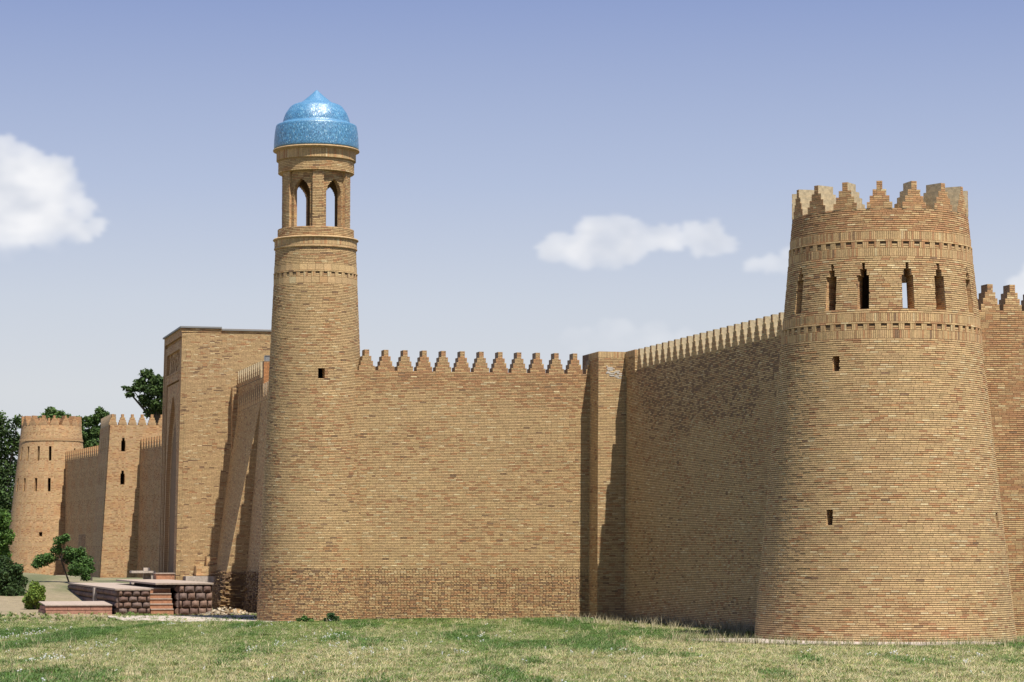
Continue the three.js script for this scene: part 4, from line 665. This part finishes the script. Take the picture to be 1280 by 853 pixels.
{
  // second curtain wall, then the square tower, then the third wall, then the far round tower
  const w2a = atDepth(212, 542, 203.5), w2b = atDepth(170, 549, 213.5), H2 = w2b.y - 13 * COURSE;
  farWall('far_curtain_wall', 'shaded far brick wall with merlons between gatehouse and square tower', V(w2a.x, 0, w2a.z), V(w2b.x, 0, w2b.z - 1), H2, 1, 13, M.farRed);
  const zS = atDepth(165, 600, 213).z, sl = onZ(137.5, 531, zS), bl = onZ(125.5, 713, zS), sr = sl.x + 6.2, HS = sl.y, back = zS - 8.5;
  const t = thing('square_tower', 'far square brick tower with slit windows, its sunlit face orange', 'tower', V(0, 0, 0)), y0 = PLAT - 0.6;
  const slits = [[154, 547.5, 564.5], [153, 588.5, 606]].map(([x, a, b]) => { const p = onZ(x, a, zS), q = onZ(x, b, zS); return { x: p.x, y0: q.y, y1: p.y }; });
  const X = (y) => lerp(bl.x, sl.x, (y - bl.y) / (sl.y - bl.y)), vs = sortedUnique([y0, ...range(y0, HS, 40), ...slits.flatMap((s) => [s.y0, s.y1, s.y1 - 0.25])]), hole = (x, y) => slits.some((s) => y > s.y0 && y < s.y1 && Math.abs(x - s.x) < (y > s.y1 - 0.25 ? 0.1 : 0.17));
  const us = sortedUnique([...range(0, 1, 12), ...slits.flatMap((s) => [-0.17, -0.1, 0.1, 0.17].map((d) => (s.x + d - X(6)) / (sr - X(6))))]), xAt = (a, v) => lerp(slits[0] ? X(v) : 0, sr, a) ;
  const [sg, sj] = shell((a, v, k) => V(lerp(a < 0.02 ? X(v) : X(6), sr, a), v, zS - (k ? 0.7 : 0)), us, vs, (a, v) => !hole(lerp(X(6), sr, a), v), false);
  const front = mesh('front_face', sg, M.farTan, t); mesh('slit_reveal', sj, M.jamb, front);
  // left face with two groups of three narrow slits
  const lsl = []; for (const [yy, dy] of [[556, 16], [597, 18]]) for (const x of [126.5, 129.5, 132.5]) { const s = (x - 124.5) / 12.5, zz = lerp(back, zS, clamp(s * 0.8 + 0.12)), m = onZ(131, yy, lerp(back, zS, 0.5)).y; lsl.push({ z: zz, y0: m - 0.6, y1: m + 0.6 }); }
  const zs2 = sortedUnique([...range(back, zS - 0.701, 10), ...lsl.flatMap((s) => [s.z - 0.14, s.z + 0.14])]), vs2 = sortedUnique([y0, ...range(y0, HS, 20), ...lsl.flatMap((s) => [s.y0, s.y1])]);
  const [lg, lj] = shell((a, v, k) => V(X(v) + (k ? 0.7 : 0), v, a), zs2, vs2, (a, v) => !lsl.some((s) => Math.abs(a - s.z) < 0.14 && v > s.y0 && v < s.y1), false);
  const left = mesh('side_face', lg, M.farTan, t); mesh('slit_reveal', lj, M.jamb, left);
  const lc = new Geo(); lc.quad(V(X(y0), y0, zS - 0.72), V(X(y0), y0, zS - 0.001), V(X(HS), HS, zS - 0.001), V(X(HS), HS, zS - 0.72), V(-1, 0, 0), [[0, y0], [0.7, y0], [0.7, HS], [0, HS]]); mesh('corner', lc, M.farTan, t);
  mesh('roof', new Geo().box(X(HS) + 0.05, sr, HS - 0.3, HS - 0.004, back, zS - 0.05).box(sr - 0.6, sr, y0, HS - 0.301, back, zS - 0.71).box(X(HS) + 0.75, sr - 0.61, y0, HS - 0.302, back, back + 0.6), M.plaster, t);
  const left0 = onZ(141, 520, zS).x, pitch = onZ(153.3, 520, zS).x - left0; for (let i = 0; i < 8; i++) placeMerlon(farMerlon, 0, V(left0 + i * pitch, HS, zS), 0, t, M.farTan);
  for (let i = 0; i < 10; i++) placeMerlon(farMerlon, 0, V(X(HS), HS, zS - 0.5 - i * 0.82), -Math.PI / 2, t, M.plasterDark);
  const w3a = atDepth(124, 556, 224), w3b = atDepth(76, 566, 241), H3 = w3a.y - 13 * COURSE;
  const w3 = farWall('far_corner_wall', 'shaded far brick wall with a bricked-up doorway beside the far round tower', V(w3a.x, 0, w3a.z), V(w3b.x, 0, w3b.z), H3, 2, 20, M.farTan);
  const pm = atDepth(102.5, 680, 231), n3 = w3.N, u3 = w3.U, base = V(w3a.x, 0, w3a.z), along = (s) => base.clone().addScaledVector(u3, s), L3 = V(w3b.x - w3a.x, 0, w3b.z - w3a.z).length(), sMid = L3 * 0.42;
  const dg = new Geo(), dP = (s, y) => along(s).add(V(0, y, 0)).addScaledVector(n3, 0.012 - 0.02 * (y - PLAT)); dg.quad(dP(sMid - 1.6, PLAT - 0.3), dP(sMid + 1.6, PLAT - 0.3), dP(sMid + 1.6, PLAT + 3.0), dP(sMid - 1.6, PLAT + 3.0), n3, [[0, 0], [3.2, 0], [3.2, 3.3], [0, 3.3]]); mesh('bricked_up_doorway', dg, M.farDark, w3.t);
  // far round tower
  const D = 246, a66 = atDepth(63, 600, 243), az = Math.atan2(a66.x, -a66.z), c = V(D * Math.sin(az), 0, -D * Math.cos(az)), Rv = (v) => lerp(4.0, 2.72, (v - 1.8) / 12.6), dir = camDir(c), tt = thing('far_round_tower', 'far round brick tower with two rows of slit windows beside trees', 'tower', V(0, 0, 0));
  const hr = (y) => hAt(y, D - 3, 63), HT = hr(531), aOf = (x, y) => { const q = atDepth(x, y, 240), d = Math.atan2(q.x, -q.z) - az; return Math.asin(clamp(Math.sin(d) * D / Rv(hr(y)), -0.99, 0.99)); };
  const sl2 = [...[27.5, 35.5, 48.3, 62.5].map((x) => [x, 558, 576]), ...[22.5, 31, 45, 61.3].map((x) => [x, 598, 614.5]), [93, 560, 574]].map(([x, a, b]) => ({ a: aOf(x, a), w: 0.13, v0: hr(b), v1: hr(a) })); sl2.push({ a: aOf(50.5, 668), w: 0.14, v0: hr(670.5), v1: hr(665.5) });
  const as = sortedUnique([...range(-Math.PI, Math.PI, 72), ...sl2.flatMap((s) => [s.a - s.w / Rv(8), s.a + s.w / Rv(8)])]), vvs = sortedUnique([PLAT - 0.6, ...range(PLAT, HT, 40), ...sl2.flatMap((s) => [s.v0, s.v1])]);
  const [tg, tj] = shell((a, v, k) => V(c.x, v, c.z).addScaledVector(dir(a), Rv(v) - (k ? 0.7 : 0)), as, vvs, (a, v) => !sl2.some((s) => Math.abs(a - s.a) < s.w / Rv(8) && v > s.v0 && v < s.v1), true);
  mesh('wall_face', tg, M.farTan, tt); mesh('opening_reveal', tj, M.jamb, tt);
  const slab = new THREE.CylinderGeometry(Rv(HT) - 0.5, Rv(HT) - 0.5, 0.3, 40); slab.translate(c.x, HT - 0.3, c.z); mesh('roof_terrace', slab, M.plaster, tt);
  const bd = new THREE.CylinderGeometry(Rv(hr(548)) + 0.05, Rv(hr(551)) + 0.05, 0.2, 60, 1, true); bd.translate(c.x, hr(549.5), c.z); mesh('string_course', bd, M.farTan, tt);
  const big = flatMerlons(1, [0.80, 0.62, 0.43, 0.19], 0.6); for (let k = 0; k < 16; k++) { const a = (k - 8) * 22.5 * deg + 0.1, e = dir(a); placeMerlon(big, 0, V(c.x, HT, c.z).addScaledVector(e, Rv(HT)), Math.atan2(e.x, e.z), tt, M.farRed); }
}
// ------------------------------------------------------------------ trees and shrubs
const leafMat = (n, rough = 0.75) => new THREE.MeshPhysicalMaterial({ name: n, color: rgb(1, 1, 1), vertexColors: true, roughness: 0.85, transmission: 0.25, thickness: 0, side: THREE.DoubleSide, specularIntensity: 0.4 });
const LEAF = leafMat('foliage');
function foliage(blobs, n, size, tone, seed, up = 0.35, shellBias = 0.55) { // blobs [x, y, z, rx, ry, rz]
  const r = rng(seed), p = [], c = [], nr = [], idx = [], vol = blobs.map((b) => Math.pow(b[3] * b[4] * b[5], 0.75)), tot = vol.reduce((a, b) => a + b, 0), N = V(), T = V(), B = V();
  for (let i = 0; i < n; i++) {
    let q = r() * tot, k = 0; while (k < blobs.length - 1 && (q -= vol[k]) > 0) k++;
    const b = blobs[k], th = r() * 6.2832, cz = r() * 2 - 1, sz = Math.sqrt(1 - cz * cz), d = Math.pow(r(), shellBias), lump = 0.72 + 0.5 * fbm(th * 2.2 + k * 7, cz * 3, seed + k, 3);
    const x = b[0] + Math.cos(th) * sz * b[3] * d * lump, y = b[1] + cz * b[4] * d * lump, z = b[2] + Math.sin(th) * sz * b[5] * d * lump;
    N.set(r() - 0.5, r() - 0.5 + up, r() - 0.5).normalize(); T.set(r() - 0.5, (r() - 0.5) * 0.7, r() - 0.5).cross(N).normalize(); B.copy(N).cross(T);
    const s = size * (0.6 + r() * 0.8), w = s * 0.5, v = 0.65 + r() * 0.7, yl = r() * r(), o = p.length / 3;
    for (const [a, e] of [[0, -s], [w, 0], [0, s], [-w, 0]]) { p.push(x + T.x * a + B.x * e, y + T.y * a + B.y * e, z + T.z * a + B.z * e); nr.push(N.x, N.y, N.z); c.push(tone[0] * v * (1 + yl * 0.7), tone[1] * v * (1 + yl * 0.3), tone[2] * v); }
    idx.push(o, o + 1, o + 2, o, o + 2, o + 3);
  }
  const g = new THREE.BufferGeometry(); g.setAttribute('position', new THREE.BufferAttribute(new Float32Array(p), 3)); g.setAttribute('normal', new THREE.BufferAttribute(new Float32Array(nr), 3)); g.setAttribute('color', new THREE.BufferAttribute(new Float32Array(c), 3)); g.setIndex(idx); return g;
}
function limb(a, b, r0, r1, bend, seed) { const r = rng(seed), m = a.clone().lerp(b, 0.5).add(V((r() - 0.5) * bend, (r() - 0.3) * bend * 0.4, (r() - 0.5) * bend)), cv = new THREE.QuadraticBezierCurve3(a, m, b), g = new THREE.TubeGeometry(cv, 8, 1, 6), p = g.attributes.position, q = V(), o = V(); for (let i = 0; i < p.count; i++) { const s = Math.floor(i / 7) / 8; q.fromBufferAttribute(p, i); cv.getPoint(s, o); q.sub(o).multiplyScalar(lerp(r0, r1, s)).add(o); p.setXYZ(i, q.x, q.y, q.z); } return g; }
function mergeAll(list) { const p = [], n = [], u = [], ix = []; for (const g of list) { const o = p.length / 3; p.push(...g.attributes.position.array); n.push(...g.attributes.normal.array); u.push(...g.attributes.uv.array); for (const i of g.index.array) ix.push(i + o); } const g = new THREE.BufferGeometry(); g.setAttribute('position', new THREE.BufferAttribute(new Float32Array(p), 3)); g.setAttribute('normal', new THREE.BufferAttribute(new Float32Array(n), 3)); g.setAttribute('uv', new THREE.BufferAttribute(new Float32Array(u), 2)); g.setIndex(ix); return g; }
function tree(name, label, base, puffs, depth, trunkR, n, size, tone, seed, o = {}) {
  // puffs [px, py, r px]: clumps of the crown at that distance, spread in depth by their own size
  const r = rng(seed), t = thing(name, label, o.category || 'tree', base, o.group), s = depth / FOC, blobs = puffs.map(([x, y, pr, fl]) => { const q = atDepth(x, y, depth).sub(base).add(V(0, 0, (r() - 0.5) * pr * s * 1.2)), R = pr * s; return [q.x, q.y, q.z, R, R * (fl || 0.8), R]; });
  mesh('crown', foliage(blobs, n, size, tone, seed, o.up, o.shell), LEAF, t);
  const hub = o.hub ? atDepth(...o.hub, depth).sub(base) : V(blobs.reduce((a, b) => a + b[0], 0) / blobs.length, Math.min(...blobs.map((b) => b[1] - b[4] * 0.6)), 0), limbs = [limb(V(0, -0.3, 0), hub, trunkR, trunkR * 0.7, trunkR * 3, seed)];
  for (const b of blobs) limbs.push(limb(hub.clone(), V(b[0], b[1] + b[4] * 0.4, b[2]), trunkR * 0.55, trunkR * 0.1, b[3] * 0.5, seed + Math.round(b[0] * 10)));
  mesh('trunk', mergeAll(limbs), M.bark, t); return t;
}
{
  const G = (x, depth, y) => { const p = atDepth(x, 700, depth); return V(p.x, y ?? groundY(p.x, p.z), p.z); }, grp = 'trees behind the far end of the fortress';
  const dk = [0.045, 0.085, 0.022], md = [0.06, 0.115, 0.028];
  tree('broad_tree', 'large dark green tree standing left of the far round tower', G(2, 268), [[2, 540, 20], [18, 556, 20], [-14, 570, 30], [10, 590, 28], [-10, 620, 34], [14, 634, 24], [6, 665, 26], [-30, 550, 26], [22, 528, 12], [-4, 524, 14], [-28, 640, 34], [-20, 680, 28]], 268, 0.35, 15000, 0.20, dk, 1001, { group: grp });
  tree('broad_tree', 'tree crown showing above the far round tower rim', G(66, 275), [[62, 526, 16], [48, 532, 14], [80, 528, 14], [64, 515, 8], [92, 534, 14], [70, 550, 20], [76, 518, 7], [98, 526, 8]], 275, 0.3, 6000, 0.19, md, 1002, { group: grp });
  tree('broad_tree', 'green tree between the far round tower and the square tower', G(112, 270), [[112, 545, 12], [104, 552, 12], [120, 540, 10], [124, 519, 8, 1.3], [131, 522, 7, 1.3], [109, 528, 9], [116, 526, 9], [118, 558, 14], [100, 545, 10]], 270, 0.3, 6000, 0.18, md, 1003, { group: grp });
  tree('tall_tree', 'tall dark tree rising above the square tower beside the gatehouse', G(196, 262), [[184, 468, 10], [196, 476, 11], [176, 482, 12], [190, 488, 12], [200, 490, 13], [165, 487, 8, 0.5], [156, 485, 5, 0.5], [162, 494, 7, 0.5], [184, 502, 10], [196, 506, 11], [188, 516, 9], [178, 498, 7], [202, 516, 9], [212, 480, 14], [216, 500, 14]], 262, 0.28, 6500, 0.19, dk, 1004, { group: grp, hub: [196, 530], shell: 0.8 });
  tree('leaning_tree', 'small tree with a bent dark trunk in front of the far walls', G(89, 152), [[52, 701, 11, 0.8], [46, 706, 8], [62, 698, 9], [74, 676, 9, 0.7], [82, 672, 6], [70, 688, 8], [92, 697, 14], [104, 704, 14], [96, 712, 14, 0.7], [110, 712, 9], [86, 690, 9], [100, 690, 8], [106, 722, 7]], 152, 0.06, 7000, 0.085, [0.06, 0.13, 0.03], 1005, { hub: [76, 700] });
  tree('dark_shrub', 'dense dark green shrub on bare ground left of the low platform', G(8, 140), [[8, 718, 18], [20, 728, 15], [-6, 722, 20], [12, 742, 18], [26, 744, 10], [-8, 748, 18], [4, 704, 12], [20, 712, 10]], 140, 0.06, 12000, 0.085, [0.035, 0.07, 0.02], 1006, { category: 'shrub' });
  tree('bright_shrub', 'yellow green feathery shrub beside the low platform', G(41, 128), [[42, 744, 9, 1.2], [36, 750, 8, 1.1], [49, 748, 8, 1.1], [43, 734, 7, 1.2], [38, 757, 8], [48, 757, 8], [52, 738, 5, 1.3]], 128, 0.03, 6000, 0.06, [0.14, 0.22, 0.04], 1007, { category: 'shrub', up: 0.1 });
  tree('hedge_shrub', 'bright green bush at the foot of the far round tower', G(2, 215), [[-4, 650, 18], [0, 672, 18], [-8, 690, 20], [4, 694, 10]], 215, 0.1, 6000, 0.15, [0.075, 0.15, 0.03], 1008, { category: 'shrub' });
  tree('weed_plant', 'leafy green weed on the footpath below the stone steps', G(163, 121), [[163, 770, 5, 1.1], [158, 773, 4], [168, 773, 4]], 121, 0.01, 500, 0.055, [0.09, 0.19, 0.04], 1009, { category: 'plant' });
  tree('weed_plant', 'dark leafy weed against the foot of the minaret', G(414, 104.5), [[414, 771, 6, 0.9], [408, 775, 4], [420, 774, 5]], 104.5, 0.01, 600, 0.05, [0.035, 0.08, 0.025], 1010, { category: 'plant' });
  tree('weed_plant', 'green weed where the minaret meets the grass', G(380, 104.8), [[380, 774, 5, 0.8], [373, 776, 4], [388, 776, 4]], 104.8, 0.01, 400, 0.05, [0.07, 0.15, 0.035], 1011, { category: 'plant' });
}
// ------------------------------------------------------------------ meadow
{
  function tuft(blades, h, w, lean, seed) {
    const r = rng(seed), p = [], n = [], idx = [];
    for (let k = 0; k < blades; k++) {
      const a = r() * 6.283, d = r() * 0.07, hh = h * (0.55 + r() * 0.6), bx = Math.cos(a) * d, bz = Math.sin(a) * d, f = r() * 6.283, l = lean * hh * (0.4 + r()), wx = Math.cos(f + 1.57) * w / 2, wz = Math.sin(f + 1.57) * w / 2, o = p.length / 3;
      p.push(bx - wx, -0.03, bz - wz, bx + wx, -0.03, bz + wz, bx + wx * 0.8 + Math.cos(f) * l * 0.35, hh * 0.55, bz + wz * 0.8 + Math.sin(f) * l * 0.35, bx - wx * 0.8 + Math.cos(f) * l * 0.35, hh * 0.55, bz - wz * 0.8 + Math.sin(f) * l * 0.35, bx + Math.cos(f) * l, hh, bz + Math.sin(f) * l);
      for (let q = 0; q < 5; q++) n.push(Math.cos(f) * 0.5, 0.85, Math.sin(f) * 0.5);
      idx.push(o, o + 1, o + 2, o, o + 2, o + 3, o + 3, o + 2, o + 4);
    }
    const g = new THREE.BufferGeometry(); g.setAttribute('position', new THREE.BufferAttribute(new Float32Array(p), 3)); g.setAttribute('normal', new THREE.BufferAttribute(new Float32Array(n), 3)); g.setIndex(idx); return g;
  }
  const blade = new THREE.MeshPhysicalMaterial({ name: 'grass_blades', color: rgb(1, 1, 1), roughness: 0.8, transmission: 0.3, thickness: 0, side: THREE.DoubleSide, specularIntensity: 0.3 });
  const kinds = { meadow_grass: { g: tuft(8, 0.12, 0.032, 1.0, 1), m: [], c: [] }, dry_grass: { g: tuft(8, 0.13, 0.018, 1.1, 2), m: [], c: [] }, tall_dry_grass: { g: tuft(5, 0.36, 0.011, 0.5, 3), m: [], c: [] }, white_wildflowers: { g: null, m: [], c: [] } };
  const r = rng(2024), q = new THREE.Quaternion(), up = V(0, 1, 0), tan = Math.tan(13.6 * deg);
  const blocked = (x, z) => {
    if (Math.hypot(x - TC.x, z - TC.z) < 5.75 + 0.9 * fbm(x * 0.8, z * 0.8, 15, 3) && Math.hypot(x - TC.x, z - TC.z) > 0 && (x < TC.x + 2.2 || Math.hypot(x - TC.x, z - TC.z) < 4.3)) return true;
    if (z < ZF + 0.1 && x > 20) return true; if (x > XR - 0.05 && z < TC.z) return true; if (z < ZP + 0.1 && x > 29.9) return true;
    if (Math.hypot(x - 18.86, z + 106.95) < 2.45) return true; return false;
  };
  const put = (kind, x, z, s, col) => { const y = groundY(x, z); q.setFromAxisAngle(up, r() * 6.283); kinds[kind].m.push(new THREE.Matrix4().compose(V(x, y, z), q, V(s * (0.8 + r() * 0.4), s, s * (0.8 + r() * 0.4)))); kinds[kind].c.push(col); };
  let made = 0;
  for (let i = 0; i < 300000; i++) {
    const w = Math.sqrt(lerp(48 * 48, 122 * 122, r())), s = (r() * 2 - 1) * tan * w, x = Math.sin(YAW) * w + Math.cos(YAW) * s, z = -Math.cos(YAW) * w + Math.sin(YAW) * s;
    if (blocked(x, z)) continue;
    const b = bare(x, z); const edge = (x > 6.5 + (fbm(z * 0.3, 5, 2, 2) - 0.5) * 2 ? 105.2 : 109.6) + (fbm(x * 0.5, 3, 88, 3) - 0.5) * 2; if (x < 18.4 && w > edge && r() > 0.06) continue; if (r() < b * 0.8) continue;
    const d = dryness(x, z), clump = fbm(x * 1.6, z * 1.6, 81, 3), v = 0.25 + r() * 0.75 + r() * 0.75;
    if (r() < d * 0.62) put('dry_grass', x, z, 0.6 + clump * 0.9, [0.60 * v, 0.52 * v, 0.285 * v * (0.8 + r() * 0.4)]);
    else { const lush = sstep(0.5, 0.68, fbm(viewS(x, z) * 0.7 + 3, w * 0.09, 91, 3)); put('meadow_grass', x, z, 0.6 + clump * 0.9 + lush * 0.35, [lerp(0.18, 0.10, lush) * v, lerp(0.25, 0.185, lush) * v, lerp(0.06, 0.035, lush) * v]); }
    if (r() < 0.004 + d * 0.012) put('tall_dry_grass', x, z, 0.6 + r() * 0.5, [0.55 * v, 0.47 * v, 0.28 * v]);
    const fl = fbm(viewS(x, z) * 0.5, w * 0.07, 93, 3); if (r() < sstep(0.6, 0.75, fl) * 0.014 * (viewS(x, z) < -4 ? 1.5 : 0.5) + 0.0006) put('white_wildflowers', x, z, 0.7 + r() * 0.5, [0.85, 0.85, 0.83]);
  }
  // taller growth along the foot of the walls
  const foot = (x0, z0, x1, z1, n, spread, hh, kind) => { for (let i = 0; i < n; i++) { const s = r(), e = (r() + r()) * spread / 2, x = lerp(x0, x1, s), z = lerp(z0, z1, s), v = 0.75 + r() * 0.5, clump = sstep(0.35, 0.65, fbm(s * 26, 1.5, 95, 2)); if (r() > clump) continue; put(kind, x - (x0 === x1 ? e : 0), z + (x0 === x1 ? 0 : e), hh * (0.5 + r() * 0.8), kind === 'meadow_grass' ? [0.15 * v, 0.19 * v, 0.06 * v] : [0.52 * v, 0.45 * v, 0.28 * v]); } };
  foot(20.6, ZF + 0.15, 29.9, ZF + 0.15, 900, 1.2, 1.2, 'meadow_grass'); foot(30.2, ZP + 0.2, 31.1, ZP + 0.2, 140, 0.8, 0.9, 'tall_dry_grass'); foot(XR - 0.15, ZP, XR - 0.15, TC.z - 2, 1300, 1.2, 1.2, 'tall_dry_grass'); foot(XR - 0.2, ZP, XR - 0.2, TC.z - 2, 900, 1.6, 1.3, 'meadow_grass'); foot(XR - 1.5, ZP + 1, XR - 1.5, TC.z - 3, 330, 2.6, 1.2, 'tall_dry_grass'); foot(onY(785, 781, 0).x, onY(785, 781, 0).z, onY(832, 783, 0).x, onY(832, 783, 0).z, 130, 0.6, 1.25, 'tall_dry_grass');
  for (let i = 0; i < 1500; i++) { const a = -1.5 + r() * 2.9, e = camDir(TC)(a), R = 6.1 + r() * r() * 1.6, v = 0.75 + r() * 0.5; put(r() < 0.5 ? 'tall_dry_grass' : 'meadow_grass', TC.x + e.x * R, TC.z + e.z * R, 0.8 + r() * 0.5, r() < 0.5 ? [0.5 * v, 0.43 * v, 0.26 * v] : [0.17 * v, 0.2 * v, 0.07 * v]); }
  const fg = new Geo(); for (let k = 0; k < 2; k++) { const a = k * 2.4, x = Math.cos(a) * 0.04, z = Math.sin(a) * 0.04, y = 0.12 + (k % 3) * 0.03; fg.box(x - 0.014, x + 0.014, y, y + 0.02, z - 0.014, z + 0.014); fg.box(x - 0.003, x + 0.003, 0, y, z - 0.003, z + 0.003); } kinds.white_wildflowers.g = fg.build();
  for (const [name, k] of Object.entries(kinds)) {
    const im = new THREE.InstancedMesh(k.g, blade, k.m.length); im.name = name; im.castShadow = im.receiveShadow = true; const col = new THREE.Color();
    k.m.forEach((m, i) => { im.setMatrixAt(i, m); im.setColorAt(i, col.setRGB(...k.c[i])); });
    im.userData = { kind: 'stuff', label: { meadow_grass: 'short green meadow grass in front of the walls', dry_grass: 'straw coloured dry grass in front of the walls', tall_dry_grass: 'tall dry grass stalks along the foot of the walls', white_wildflowers: 'small white wildflowers scattered in the grass' }[name], category: name === 'white_wildflowers' ? 'wildflowers' : 'grass' };
    scene.add(im);
  }
}
renderer.render(scene, camera);
